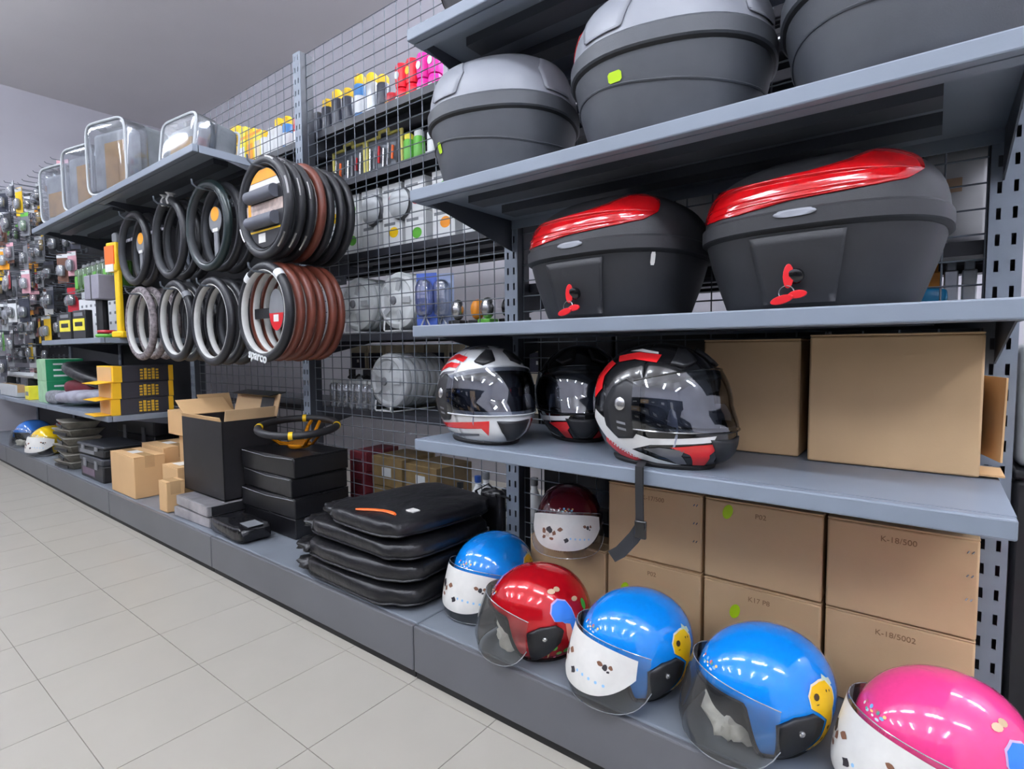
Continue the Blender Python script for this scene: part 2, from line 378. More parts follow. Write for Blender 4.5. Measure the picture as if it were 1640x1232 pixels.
# ---------------------------------------------------------------- motorcycle top cases
CASE = [(0, .148, .138), (.012, .160, .150), (.03, .166, .156), (.09, .186, .174), (.134, .197, .184), (.140, .206, .193), (.164, .206, .193), (.169, .201, .188), (.205, .195, .180), (.238, .176, .158), (.265, .138, .120), (.282, .085, .070), (.289, .006, .006)]
def case_surf(prof, ex=2.7, lean=0.0):
    zs = [q[0] for q in prof]; L = len(prof)
    def val(i, f, c):
        p = [prof[max(7 if i >= 7 else 0, min(L - 1, k))][c] for k in (i - 1, i, i + 1, i + 2)]
        if i < 7: return p[1] + f * (p[2] - p[1])
        zz = [zs[max(7, min(L - 1, k))] for k in (i - 1, i, i + 1, i + 2)]; dz = zz[2] - zz[1]
        m1 = (p[2] - p[0]) / max(1e-6, zz[2] - zz[0]) * dz; m2 = (p[3] - p[1]) / max(1e-6, zz[3] - zz[1]) * dz
        return (2 * f ** 3 - 3 * f ** 2 + 1) * p[1] + (f ** 3 - 2 * f ** 2 + f) * m1 + (-2 * f ** 3 + 3 * f ** 2) * p[2] + (f ** 3 - f ** 2) * m2
    def S(th, z):
        z = max(zs[0], min(zs[-1], z))
        for i in range(L - 1):
            if zs[i] <= z <= zs[i + 1]: break
        f = (z - zs[i]) / (zs[i + 1] - zs[i]); a = val(i, f, 1); d = val(i, f, 2)
        t = math.radians(th); c, s = math.cos(t), math.sin(t)
        k = lambda q: math.copysign(abs(q) ** (2 / ex), q)
        return Vector((a * k(c), d * k(s) + lean * z, z))
    def S2(th, w_):                      # w_ in tenths of a millimetre so that both parameters step alike
        return S(th, w_ / 10000.0)
    S.raw = S2
    return S
def case_part(S, zs, n=56):
    b = MB(); b.loft([[S(360 * j / n, z) for j in range(n)] for z in zs]); return b
M_CASE = mat('case black plastic', (37, 38, 41), 0.55, 0, 0.08, 30, 0.05, 500)
M_CASEG = mat('case grey plastic', (74, 77, 82), 0.5, 0, 0.06, 20, 0.05, 400)
M_CASELID = mat('case lid grey', (142, 145, 152), 0.42, 0, 0.06, 12)
M_REFL = mat('red reflector', (184, 8, 16), 0.10, 0, 0.10, 60, coat=0.5)
def scaled(prof, sx, sy, sz): return [(a * sz, b_ * sx, c * sy) for a, b_, c in prof]
def zp(poly): return [(a, b_ * 10000.0) for a, b_ in poly]
def top_case(x, y, z, rz, lab, mb, ml, red=True, sx=1, sy=1, sz=1, keys=True, sticker=None, ex=2.7):
    prof = scaled(CASE, sx, sy, sz); S = case_surf(prof, ex)
    t = thing('motorcycle_top_case', lab, 'top case', (x, y, z), rz, 'motorcycle top cases')
    zz = [q[0] for q in prof]
    case_part(S, zz[:5]).build('base_shell', mb, t, bevel=0.002)
    case_part(S, [zz[4] + .002, zz[5], zz[5] + (zz[6] - zz[5]) * .5, zz[6], zz[7]]).build('rim', mb, t)
    case_part(S, [zz[7] + (zz[12] - zz[7]) * math.sin(k / 16 * PI / 2) for k in range(17)], 72).build('lid', ml, t, smooth=70)
    if keys:
        # raised lock panel on the front
        MB().patch(S.raw, zp([(-104, .014 * sz), (-90, .014 * sz), (-76, .014 * sz), (-74, .128 * sz), (-90, .128 * sz), (-106, .128 * sz)]), .006, 0, 3).build('lock_panel', mb, t, solid=.008)
        p, n = snorm(S.raw, -90, 600 * sz); n = onorm(p, n)
        rot = n.to_track_quat('Z', 'Y').to_matrix().to_4x4()
        b = MB(); b.lathe([(.013, 0), (.013, .012), (.009, .014), (.003, .0145)], 18, 0, T(*(p + n * .004)) @ rot); b.build('lock_cylinder', M_BLACKG, t)
    z0 = zz[7]
    if red:
        top = [(-164, .050), (-150, .062), (-134, .064), (-118, .060), (-102, .058), (-88, .062), (-74, .072), (-60, .088), (-46, .096), (-34, .094)]
        bot = [(-28, .076), (-34, .046), (-46, .030), (-60, .024), (-74, .020), (-88, .017), (-98, .010), (-112, .005), (-132, .006), (-150, .010), (-162, .024)]
        poly = [(a, z0 + q * sz) for a, q in top + bot]
        MB().patch(S.raw, zp(poly), .003, 0, 3).build('reflector', M_REFL, t, solid=.003, smooth=70)
        b = MB(); b.patch(S.raw, zp(ell(5, .006, 14, -90, zz[6] - .004)), .002, 0, 2); b.build('badge', M_CASELID, t, solid=.001)
    else:
        for th0 in (-120, -30, 60, 150):
            poly = [(th0 - 14, z0 + .012), (th0, z0 + .012), (th0 + 14, z0 + .012), (th0 + 18, z0 + .05 * sz), (th0 + 12, z0 + .078 * sz), (th0 - 12, z0 + .078 * sz), (th0 - 18, z0 + .05 * sz)]
            MB().patch(S.raw, zp(poly), .004, 0, 3).build('lid_ridge', ml, t, solid=.005, smooth=70)
        g = MB(); g.tube([S(6 * k, .085 * sz + .012 * math.sin(math.radians(12 * k))) * 1.002 for k in range(60)], .0025, 5, 0, True); g.build('body_crease', mb, t)
    g = MB(); g.loft([[S(360 * j / 56, zq) * 1.0 for j in range(56)] for zq in (zz[4] - .001, zz[4] + .004)], 0, True, False, False); g.build('seam', M_RUBBER, t)
    for hx in (-1, 1):
        b = MB(); b.box(-.012, .012, -.006, .01, -.025, .012); b.build('hinge_clip', M_BLACK, t, bevel=.003, loc=tuple(S(90 + hx * 25, zz[5]) + Vector((0, .002, 0))))
    if keys:
        kk = thing_part_keys(t, p + n * .017)
    if sticker:
        th, zq, mm, sw, sh = sticker
        dth = math.degrees(sw / .19)
        MB().patch(S.raw, zp([(th - dth * .7, zq - sh), (th + dth * .7, zq - sh), (th + dth, zq - sh * .6), (th + dth, zq + sh * .6), (th + dth * .7, zq + sh), (th - dth * .7, zq + sh), (th - dth, zq + sh * .6), (th - dth, zq - sh * .6)]), .0018, 0, 2).build('price_sticker', mm, t)
    return t
def thing_part_keys(t, p):
    b = MB(); b.prism(ell(.0085, .021, 16), -.002, .002, 0, T(p.x - .01, p.y, p.z + .002) @ RX(PI / 2) @ RY(.3)); k = b.build('key', M_RED, t, bevel=.0008)
    b = MB(); b.torus(.012, .0010, 20, 5, 0, T(p.x - .012, p.y - .002, p.z - .026) @ RX(PI / 2)); b.build('key_ring', M_SILVER, k)
    b = MB(); b.prism(ell(.015, .007, 14), -.002, .002, 0, T(p.x + .006, p.y - .004, p.z - .030) @ RX(PI / 2) @ RZ(.1)); b.build('key', M_RED, t, bevel=.0008)
    b = MB(); b.prism(ell(.019, .0075, 14), -.002, .002, 0, T(p.x - .018, p.y - .006, p.z - .038) @ RX(PI / 2) @ RZ(.25)); b.build('key_tag', M_RED, t, bevel=.0008)
top_case(-.715, -.235, zD, -.10, 'black top case with red lens and a small white price tag', M_CASE, M_CASE, sticker=(-38, .12, M_PAPER, .006, .013))
top_case(-.285, -.235, zD, -.05, 'black top case with red lens standing by the slotted upright', M_CASE, M_CASE)
top_case(-1.05, -.25, zC, .35, 'plain dark grey top case with small lime sticker, at the shelf end', M_CASEG, M_CASELID, False, .98, 1.0, 1.2, False, (-134, .105, M_LIME, .011, .013), 2.3)
top_case(-.585, -.245, zC, .25, 'grey top case with lime sticker and a red edge on its lid', M_CASEG, M_CASELID, False, 1.05, 1.05, 1.2, False, (-112, .125, M_LIME, .015, .010), 2.3)
top_case(-.14, -.25, zC, .2, 'dark grey top case with white price tag beside grey top case', M_CASEG, M_CASEG, False, 1.05, 1.05, 1.2, False, (-125, .18, M_PAPER, .012, .016), 2.3)
S_ = case_surf(scaled(CASE, 1.05, 1.05, 1.2), 2.3)
for o in list(COL.objects):
    if o.get('label', '').startswith('grey top case with lime'):
        MB().patch(S_.raw, zp([(-186, .225), (-168, .235), (-156, .27), (-160, .30), (-176, .31), (-188, .27)]), .004, 0, 3).build('reflector', M_REFL, o, solid=.003)
top_case(-1.0, -.25, zB, .2, 'black top case on the highest shelf of its bay', M_CASE, M_CASE, False, 1.05, 1.02, 1.1, False, None, 2.4)
# ---------------------------------------------------------------- children's helmets
def kid_surf(a=.128, b_=.108, ct=.112, cb=.118):
    def S(az, el):
        u, v = math.radians(az), math.radians(el)
        k = lambda q, e: math.copysign(abs(q) ** e, q)
        c = k(math.cos(v), .92); s = k(math.sin(v), .98)
        ax = a if math.cos(u) > 0 else a * 1.0
        return Vector((ax * c * math.cos(u), b_ * c * math.sin(u), (ct if s > 0 else cb) * s))
    return S
def kid_edge(az):
    z = abs(az)
    if z < 48: return 8 + 3 * math.cos(z * PI / 96)
    if z < 64: f = (z - 48) / 16; f = f * f * (3 - 2 * f); return 8 + f * (-62)
    if z < 120: return -54
    return -54 + (z - 120) / 60 * 8
M_LINER = mat('black foam liner', (26, 26, 28), 0.9, 0, 0.2, 60)
AZS = sorted(set([-180 + 7.5 * i for i in range(49)] + [s * q for s in (-1, 1) for q in (48, 50, 54, 56, 57, 58, 59, 61, 62, 64)]))
def visor_pt(az, t):
    # t 0 at the brow, 1 at the lower rim; narrows towards the pivots at the sides
    z0, z1 = .052, -.092
    q = abs(az) / 76.0
    zt = z0 - .030 * q ** 2.2; zb = z1 + .050 * q ** 7
    z = zt + (zb - zt) * t
    rx = .134 + .030 * math.sin(min(1, t * 1.1) * PI / 2) - .010 * max(0, t - .75) * 4
    ry = .1165 + .010 * t
    u = math.radians(az)
    return Vector((rx * math.cos(u) + (.004 if False else 0), ry * math.sin(u), z))
def visor_surf(az, t100): return visor_pt(az, t100 / 100.0)
M_VISOR = clear('clear visor', (240, 240, 236), 0.15, 0.04, 0.02)
M_VRIM = clear('visor rim', (205, 212, 214), 0.5, 0.1, 0.35)
def se_mesh_(w, d, hh, M, seed):
    r = random.Random(int(abs(seed) * 1000)); ph = [r.uniform(0, 6.28) for _ in range(4)]
    def P_(a, e):
        k = lambda q: math.copysign(abs(q) ** .6, q)
        f = 1 + .12 * math.sin(5 * a + ph[0] + 3 * e) + .08 * math.sin(9 * a + ph[1] - 5 * e)
        return Vector((w * k(math.cos(e)) * k(math.cos(a)) * f, d * k(math.cos(e)) * k(math.sin(a)) * f, hh * k(math.sin(e)) * f))
    b = MB(); b.loft([[P_(2 * PI * j / 30, -1.55 + 3.1 * i / 12) for j in range(30)] for i in range(13)], 0, True, True, True, M); return b
def kid_helmet(x, y, rz, lab, col, printed, decal, z0=0.1508, tilt=0.0, sc_=1.0, key='', group='children\'s helmets on the base deck', metallic=0.0):
    S = kid_surf(); zc = .098
    paint = mat('helmet paint ' + key, col, 0.12, metallic, 0.03, 120, coat=0.7)
    t = thing('childs_helmet', lab, 'helmet', (x, y, z0), rz, group); t.scale = (sc_, sc_, sc_)
    C0 = T(0, 0, zc) @ RY(tilt)
    n = 14; rings = []
    for az in AZS:
        e = kid_edge(az); rings.append([S(az, 89.99 + (e - 89.99) * i / n) for i in range(n + 1)])
    b = MB(); b.loft(rings, 0, False, False, False, C0)
    b.build('shell', [paint, M_LINER], t, solid=.014, smat=1, smooth=60, weld=.0006)
    b = MB(); b.tube([C0 @ S(az, kid_edge(az)) for az in AZS[:-1]], .0045, 6, 0, True); b.build('edge_trim', M_RUBBER, t)
    for s in (-1, 1):
        b = MB(); b.loft([[C0 @ Vector((.02 + .05 * math.cos(q) * r, s * (.078 - .018 * i), -.03 + .05 * math.sin(q) * r)) for q in [2 * PI * j / 14 for j in range(14)]] for i, r in ((0, .8), (.5, 1.0), (1.0, .75))], 0); b.build('cheek_pad', M_LINER, t, smooth=60)
        poly = [(s * 74, -4), (s * 88, 3), (s * 104, 5), (s * 112, -1), (s * 109, -14), (s * 97, -29), (s * 84, -40), (s * 76, -42)]
        b = MB(); b.patch(S, poly, .007, 0, 2, C0); p_ = b.build('visor_bracket', M_BLACK, t, solid=.008)
        p, nn = snorm(S, s * 92, -8); nn = nn if nn.dot(p) > 0 else -nn
        b = MB(); b.lathe([(.0055, 0), (.0055, .004), (.003, .006)], 12, 0, C0 @ T(*(p + nn * .006)) @ nn.to_track_quat('Z', 'Y').to_matrix().to_4x4()); b.build('screw', M_SILVER, p_)
    if not printed:
        se_mesh_(.060, .056, .030, C0 @ T(.045, 0, -.056), rz).build('packing_paper', mat('crumpled tissue', (206, 204, 196), .8, 0, .12, 30, .6, 40), t, smooth=60)
        b = MB(); b.loft([[C0 @ (S(a, 6 - 14 * k) * (.90 - .03 * k)) for k in range(4)] for a in range(-60, 61, 6)], 0, False); b.build('brow_pad', M_LINER, t, smooth=60)
    azv = [-76 + 152 * i / 32 for i in range(33)]
    b = MB(); b.loft([[C0 @ visor_pt(a, j / 8) for j in range(9)] for a in azv], 0, False); v = b.build('visor', M_VISOR, t, smooth=80)
    b = MB(); b.tube([C0 @ visor_pt(a, 1) for a in azv], .0011, 5); b.tube([C0 @ visor_pt(a, 0) for a in azv], .0011, 5); b.build('visor_rim', M_VRIM, v)
    if printed:
        b = MB(); grid = []
        for k in range(33):
            a = -65 + 130 * k / 32; q = abs(a) / 65.0; t0, t1 = .05 + .05 * q ** 4, .81 - .36 * q ** 3.2
            row = []
            for e in range(9):
                tt = (t0 + (t1 - t0) * e / 8) * 100; p, nn = snorm(visor_surf, a, tt); row.append(p + onorm(p, nn) * .0012)
            grid.append(row)
        b.loft(grid, 0, False, M=C0); pf = b.build('printed_film', M_PAPER, v, smooth=80)
        rnd = random.Random(5)
        for (cx, cy, rx_, ry_, mm) in ((-21, 38, 5, 7, 'dk'), (-31, 44, 4, 6, 'br'), (-24, 50, 4, 5, 'wh'), (-13, 45, 3.5, 5, 'br'), (-4, 36, 4, 4, 'br'), (6, 58, 3.5, 5, 'dk'), (-30, 56, 3.4, 4, 'br'), (-17, 57, 3, 3.5, 'br'), (34, 30, 3, 3, 'br'), (39, 33, 2.5, 4, 'dk'), (44, 31, 2, 3, 'br'), (42, 38, 1.6, 2, 'dk')):
            mm = {'dk': mat('print dark', (52, 48, 52), 0.6), 'br': mat('print brown', (128, 88, 66), 0.6), 'wh': mat('print beige', (206, 198, 186), 0.6)}[mm]
            pg = [(cx + rx_ * (1 + rnd.uniform(-.3, .3)) * math.cos(2 * PI * i / 9), cy + ry_ * (1 + rnd.uniform(-.3, .3)) * math.sin(2 * PI * i / 9)) for i in range(9)]
            MB().patch(visor_surf, pg, .0018, 0, 1, C0).build('print_patch', mm, v, smooth=80)
        for i in range(5):
            MB().patch(visor_surf, ell(1.4, 2.4, 6, 12 + 7 * i, 54 + 1.2 * i), .0018, 0, 1, C0).build('print_patch', mat('print sky', (150, 200, 236), 0.6), v)
    def dec(name, poly, colr, off=.0008, par=None):
        mm = mat('decal %d %d %d' % colr, colr, 0.3); return MB().patch(S, poly, off, 0, 2, C0).build(name, mm, par or t, smooth=80)
    for s in (-1, 1):
        if decal == 'giraffe':
            k = [(103, 9), (102, 19), (107, 27), (117, 29), (125, 28), (131, 18), (130, 9), (126, 2), (127, -12), (124, -30), (114, -38), (108, -36), (116, -22), (119, -4), (110, 4)]
            o = dec('decal', [(s * (a if False else 112 + (a - 112) * 1.10), -4 + (e + 4) * 1.06) for a, e in k], (232, 226, 206), .0006)
            dec('decal_fill', [(s * (112 + (a - 112) * 1.0), -4 + (e + 4) * 1.0) for a, e in k], (238, 190, 22), .0010, o)
            for (a, e, ra, re, cc) in ((109, 18, 3, 3.2, (66, 46, 22)), (122, 20, .9, 1.3, (60, 44, 20)), (126, 19, .8, 1.2, (60, 44, 20)), (109, 11.5, 1.6, .5, (90, 64, 26)), (122, -12, 1.6, 2, (110, 76, 20)), (119, -24, 1.8, 2.4, (110, 76, 20)), (113, -33, 1.6, 2, (110, 76, 20))):
                dec('decal_spot', ell(ra, re, 9, s * a, e), cc, .0014, o)
            dec('decal_mane', [(s * a, e) for a, e in ((121, 29), (125, 34), (129, 29), (133, 28), (134, 22), (130, 22), (127, 27))], (196, 220, 196), .0008, o)
        else:
            k = [(100, 18), (102, 28), (110, 33), (120, 30), (125, 20), (128, 8), (134, 2), (143, 14), (141, -2), (135, -14), (130, -24), (124, -22), (120, -14), (119, 2), (112, 8), (104, 9)]
            o = dec('decal', [(s * (120 + (a - 120) * 1.08), 4 + (e - 4) * 1.07) for a, e in k], (206, 178, 220), .0006)
            dec('decal_fill', [(s * a, e) for a, e in k], (52, 128, 226), .0010, o)
            dec('decal_belly', [(s * a, e) for a, e in ((115, 6), (121, 4), (127, -14), (121, -18), (117, -8))], (232, 138, 120), .0014, o)
            for (a, e, ra, re, cc) in ((146, 20, 4, 7, (64, 170, 60)), (104, -24, 4, 4, (110, 190, 80)), (112, -34, 4, 3, (110, 190, 80)), (122, -31, 5, 4, (96, 180, 70)), (104, 44, 6, 3.4, (214, 180, 150)), (113, 46, 5, 3.4, (196, 164, 130)), (134, 30, 5, 3, (200, 168, 130)), (98, -34, 1.2, 9, (196, 170, 110)), (148, 4, .8, 8, (170, 120, 60)), (108, -42, 2, 1.5, (240, 130, 160))):
                dec('decal_spot', ell(ra, re, 10, s * a, e), cc, .0010, o)
    rnd = random.Random(3)
    cl = [(240, 240, 236), (204, 90, 96), (70, 160, 150), (200, 214, 230), (120, 180, 220), (240, 200, 120)]
    fd = None
    for i in range(12):
        o = dec('brow_decal' if fd is None else 'brow_mark', ell(1.2 + rnd.random() * 1.4, 1.0 + rnd.random() * 1.2, 6, 4 + 2.4 * i - 14 + rnd.uniform(-1, 1), 27 + 2.4 * math.sin(i * 1.9) + rnd.uniform(-1, 1)), cl[i % 6], .0009, fd)
        fd = fd or o
    return t
kid_helmet(-1.108, -.245, -1.72, 'blue child\'s helmet with white printed visor beside the black cushions', (10, 134, 226), True, 'giraffe', key='blue')
kid_helmet(-.864, -.360, -2.48, 'metallic red child\'s helmet with clear visor and blue dinosaur decal', (190, 12, 26), False, 'dino', key='red', metallic=.3)
kid_helmet(-.607, -.352, -2.18, 'blue child\'s helmet with white printed visor beside the red helmet', (10, 134, 226), True, 'giraffe', key='blue')
kid_helmet(-.340, -.355, -2.42, 'blue child\'s helmet with bare clear visor showing its black liner', (10, 134, 226), False, 'giraffe', key='blue')
kid_helmet(-.072, -.345, -2.52, 'pink child\'s helmet with white printed visor', (236, 66, 136), True, 'dino', key='pink')
kid_helmet(-.905, -.155, -1.15, 'dark red child\'s helmet with printed visor standing on a carton', (86, 14, 26), True, 'dino', z0=.3465, key='maroon', sc_=.82)
# ---------------------------------------------------------------- full face helmets
def ff_surf(az, el):
    u, v = math.radians(az), math.radians(el)
    a, b_ = .152, .122
    ct, cb = .130, .140
    c, s = math.cos(v), math.sin(v)
    x = a * c ** .9 * math.cos(u) if c > 0 else 0; y = b_ * max(c, 0) ** .9 * math.sin(u); z = (ct if s > 0 else cb) * s
    if s < 0 and math.cos(u) > 0: x += .055 * math.cos(u) ** 1.5 * min(1, -s * 1.6) * max(0.0, c)
    return Vector((x, y, z))
def port_hi(az): return 31 - 9 * (abs(az) / 70) ** 2
def port_lo(az): return -13 + 1 * (abs(az) / 70) ** 2
def full_helmet(x, y, z, rz, lab, paintcol, key, decals, visor, ry=0.0, roll=0.0):
    t = thing('full_face_helmet', lab, 'helmet', (x, y, z), rz, 'full face helmets on the shelf', roll, ry)
    zc = .118; C0 = T(0, 0, zc); S = ff_surf
    paint = mat('ff paint ' + key, paintcol, 0.18, 0, 0.03, 60, coat=0.6)
    lo = -54
    def strip(azs, f0, f1, n): return [[S(a, f0(a) + (f1(a) - f0(a)) * i / n) for i in range(n + 1)] for a in azs]
    b = MB(); A1 = [-70 + 140 * i / 28 for i in range(29)]
    b.loft(strip(A1, lambda a: 89.99, port_hi, 10), 0, False, M=C0)
    b.loft(strip(A1, port_lo, lambda a: lo, 8), 0, False, M=C0)
    A2 = [70 + 220 * i / 40 for i in range(41)]
    b.loft(strip(A2, lambda a: 89.99, lambda a: lo, 16), 0, False, M=C0)
    b.build('shell', [paint, M_LINER], t, solid=.016, smat=1, smooth=50, weld=.0006)
    ring = lambda e, k: [C0 @ (S(360 * i / 60, e) * k) for i in range(60)]
    b = MB(); b.tube(ring(lo - .5, .985), .009, 8, 0, True); b.build('neck_roll', M_RUBBER, t)
    b = MB(); b.loft([[C0 @ (S(360 * j / 32, e) * .80) for j in range(32)] for e in (-40, -20, 0, 20, 45, 70, 88)]); b.build('liner', mat('grey liner cloth', (70, 74, 84), 0.9, 0, .2, 40), t, smooth=60)
    for s in (-1, 1):
        b = MB(); b.loft([[C0 @ Vector((.112 - .02 * i, s * (.078 - .02 * i), -.035)) + Vector((.012 * math.cos(q), s * .012, .038 * math.sin(q))) * r for q in [2 * PI * j / 12 for j in range(12)]] for i, r in ((0, .6), (.4, 1), (1, 1))]); b.build('cheek_pad', mat('pale grey cheek cloth', (150, 154, 170), 0.9), t, smooth=60)
        poly = [(s * 71, 20), (s * 84, 26), (s * 97, 18), (s * 106, 0), (s * 104, -16), (s * 92, -26), (s * 78, -24), (s * 71, -14)]
        b = MB(); b.patch(S, poly, .004, 0, 2, C0); sp = b.build('side_plate', M_BLACK, t, solid=.006)
        p, nn = snorm(S, s * 86, 4); nn = nn if nn.dot(p) > 0 else -nn
        b = MB(); b.lathe([(.013, 0), (.013, .003), (.009, .005), (.004, .0055)], 16, 0, C0 @ T(*(p + nn * .004)) @ nn.to_track_quat('Z', 'Y').to_matrix().to_4x4()); b.build('pivot_cap', M_SILVER, sp)
        b = MB()
        for k in range(2): b.patch(S, [(s * 82, -11 - 5 * k), (s * 90, -10 - 5 * k), (s * 90, -12 - 5 * k), (s * 82, -13 - 5 * k)], .0055, 0, 1, C0)
        b.build('plate_slot', M_GREY, sp)
        b = MB(); b.patch(S, [(s * 14, 44), (s * 32, 38), (s * 44, 42), (s * 36, 52), (s * 26, 62), (s * 14, 60)], .006, 0, 2, C0); b.build('top_vent', M_BLACK, t, solid=.008)
    b = MB(); b.patch(S, [(-22, -22), (0, -23), (22, -22), (17, -34), (7, -46), (-7, -46), (-17, -34)], .004, 0, 2, C0); b.build('chin_vent', M_BLACK, t, solid=.006)
    vs = lambda a, e: S(a, e) + snorm(S, a, e)[1] * (.006 if snorm(S, a, e)[1].dot(S(a, e)) > 0 else -.006)
    av = [-76 + 152 * i / 30 for i in range(31)]
    b = MB(); b.loft([[C0 @ vs(a, (port_hi(a) + 4) + (port_lo(a) - 4 - port_hi(a) - 4) * j / 8) for j in range(9)] for a in av], 0, False); v = b.build('visor', visor, t, smooth=80)
    b = MB(); b.tube([C0 @ vs(a, port_lo(a) - 4) for a in av], .002, 5); b.tube([C0 @ vs(a, port_hi(a) + 4) for a in av], .002, 5); b.build('visor_rim', M_BLACKG if key == 'black' else M_LGREY, v)
    for poly, col in decals:
        for s in (-1, 1):
            MB().patch(S, [(s * a, e) for a, e in poly], .0012, 0, 3, C0).build('graphic', mat('graphic %d %d %d' % col, col, 0.2, coat=.5), t, smooth=80)
    return t
RD, WH, BK, GY = (214, 34, 38), (232, 232, 230), (28, 28, 30), (96, 96, 100)
M_VIS1 = clear('smoke visor', (176, 182, 194), 0.4, 0.03)
wd = [([(58, 50), (86, 56), (118, 48), (108, 42), (84, 47), (62, 42)], RD), ([(66, 40), (88, 42), (116, 34), (110, 28), (86, 35), (70, 34)], RD), ([(70, 31), (96, 28), (112, 20), (106, 14), (96, 24), (74, 28)], GY),
      ([(30, -22), (60, -25), (98, -30), (122, -26), (98, -36), (60, -33), (40, -31), (33, -40)], RD), ([(44, -38), (80, -42), (104, -40), (104, -43), (76, -46), (44, -41)], GY),
      ([(14, 68), (60, 66), (110, 68), (160, 64), (172, 80), (14, 84)], GY)]
full_helmet(-1.052, -.345, zE, -.42, 'white full face helmet with red stripes at the shelf end', (222, 224, 224), 'white', wd, M_VIS1)
bd = [([(52, 54), (84, 58), (116, 52), (104, 44), (84, 48), (58, 44)], RD), ([(56, 58), (84, 64), (104, 60), (84, 59), (56, 55)], WH), ([(108, 42), (124, 46), (136, 26), (124, 6), (112, 16), (116, 28)], RD),
      ([(16, -19), (40, -21), (66, -23), (96, -14), (122, -4), (128, -12), (106, -34), (84, -46), (62, -50), (40, -50), (62, -44), (82, -36), (66, -29), (40, -26), (20, -24)], WH),
      ([(12, -25), (34, -27), (52, -30), (38, -36), (30, -49), (17, -49), (22, -36)], RD), ([(88, -40), (112, -28), (118, -34), (104, -47), (84, -51), (76, -48)], RD), ([(42, -32), (60, -31), (72, -34), (54, -42), (44, -49), (36, -48), (44, -38)], GY)]
full_helmet(-.565, -.345, zE, -.30, 'glossy black full face helmet with red and white graphics', (14, 14, 16), 'black', bd, clear('clear ff visor', (196, 202, 212), 0.4, 0.03))
full_helmet(-.868, -.152, zE, -1.0, 'glossy black full face helmet set back between the other two', (12, 12, 14), 'black', [bd[4], bd[3]], M_VIS1)
# hanging chin strap of the black helmet
bo = [o for o in COL.objects if o.get('label', '').startswith('glossy black full face helmet with red')][0]
inv = (Matrix.Translation(bo.location) @ RZ(-.30)).inverted()
b = MB()
pts = [(-.56, -.43, .672), (-.548, -.474, .668), (-.546, -.478, .63), (-.545, -.477, .57), (-.548, -.474, .535)]
def ribbon(b, pts, wv, th=.0015):
    rings = []
    for p in pts:
        p = Vector(p); wv_ = Vector(wv); n = Vector((0, -th, 0)); rings.append([p - wv_ + n, p + wv_ + n, p + wv_ - n, p - wv_ - n])
    b.loft(rings)
ribbon(b, [inv @ Vector(p) for p in pts], (.0095, 0, 0)); ribbon(b, [inv @ Vector(p) for p in ((-.545, -.48, .545), (-.556, -.482, .527), (-.582, -.485, .495), (-.60, -.486, .482))], (.010, 0, -.008))
b.build('chin_strap', M_BLACK, bo, smooth=0)
b = MB(); b.box(-.012, .012, -.004, .004, -.018, .018); b.build('buckle', M_BLACKG, bo, bevel=.003).matrix_local = inv @ T(-.540, -.484, .548)
# ---------------------------------------------------------------- next bay at the right end
t = thing('black_crate', 'matt black plastic crate beyond the last upright', 'crate', (.252, .20, .0))
b = MB(); b.box(-.22, .22, -.19, .20, 0, .63); b.build('body', M_BLACK, t, bevel=.01)
b = MB(); b.box(-.222, .225, -.195, .205, .63, .65); b.build('lid', M_BLACK, t, bevel=.006)
t = thing('grey_tool_bag', 'light grey pouch standing on the black crate', 'bag', (.135, .11, .651))
b = MB(); b.box(-.10, .10, -.08, .09, 0, .25); b.build('body', M_LGREY, t, bevel=.02, seg=3)
b = MB(); b.box(-.09, .09, -.083, -.08, .18, .19); b.build('zip', M_BLACK, t)
# ---------------------------------------------------------------- soft shapes
def SE(w, d, hh, e1=.35, e2=.35, wob=0.0, seed=0):
    r = random.Random(seed); ph = [r.uniform(0, 6.28) for _ in range(6)]
    def S(az, el):
        u, v = math.radians(az), math.radians(el)
        k = lambda q, e: math.copysign(abs(q) ** e, q)
        f = 1 + wob * (math.sin(3 * u + ph[0]) * .5 + math.sin(7 * u + ph[1] + 2 * v) * .35 + math.sin(11 * u + 5 * v + ph[2]) * .25) * math.cos(v)
        return Vector((w * k(math.cos(v), e1) * k(math.cos(u), e2) * f, d * k(math.cos(v), e1) * k(math.sin(u), e2) * f, hh * k(math.sin(v), e1) * (1 + wob * math.sin(4 * u + ph[3]))))
    return S
def se_mesh(S, n=40, k=14, M=None):
    b = MB(); b.loft([[S(360 * j / n, -89 + 178 * i / k) for j in range(n)] for i in range(k + 1)], 0, True, True, True, M); return b
def cushion(x, y, z, w, d, hh, rz, lab, seed, mark=False, rx=0, group='black padded seat cushions stacked on the base'):
    S = SE(w, d, hh, .42, .36, .05, seed)
    t = thing('seat_cushion', lab, 'cushion', (x, y, z), rz, group, rx)
    C0 = T(0, 0, hh)
    se_mesh(S, 48, 16, C0).build('cover', M_VINYL, t, smooth=60)
    b = MB(); b.tube([C0 @ (S(7.5 * j, -12) * 1.003) for j in range(48)], .0035, 6, 0, True); b.build('piping', M_VINYL, t)
    se_mesh_(.05, .07, .018, T(-w * .93, -d * .62, hh * .95), seed + .37).build('bag_fold', M_VINYL, t, smooth=60)
    if mark:
        ar = [(.0 + .135 * (q / 9), -.175 + .052 * math.sin(q / 9 * PI * .62)) for q in range(10)]
        b = MB(); top = []
        for q in ar: top.append((q[0] - .02, q[1] - .02, 2 * hh - .004 - .0))
        b.tube([(p[0], p[1], 2 * hh + .001) for p in top], [.004] + [.0085] * 8 + [.004], 8, 0, False, ry=.003); b.build('orange_stripe', M_ORANGE, t)
        b = MB(); b.box(.10, .135, -.098, -.071, 2 * hh - .004, 2 * hh + .0015, 0); b.build('price_sticker', M_PAPER, t)
    return t
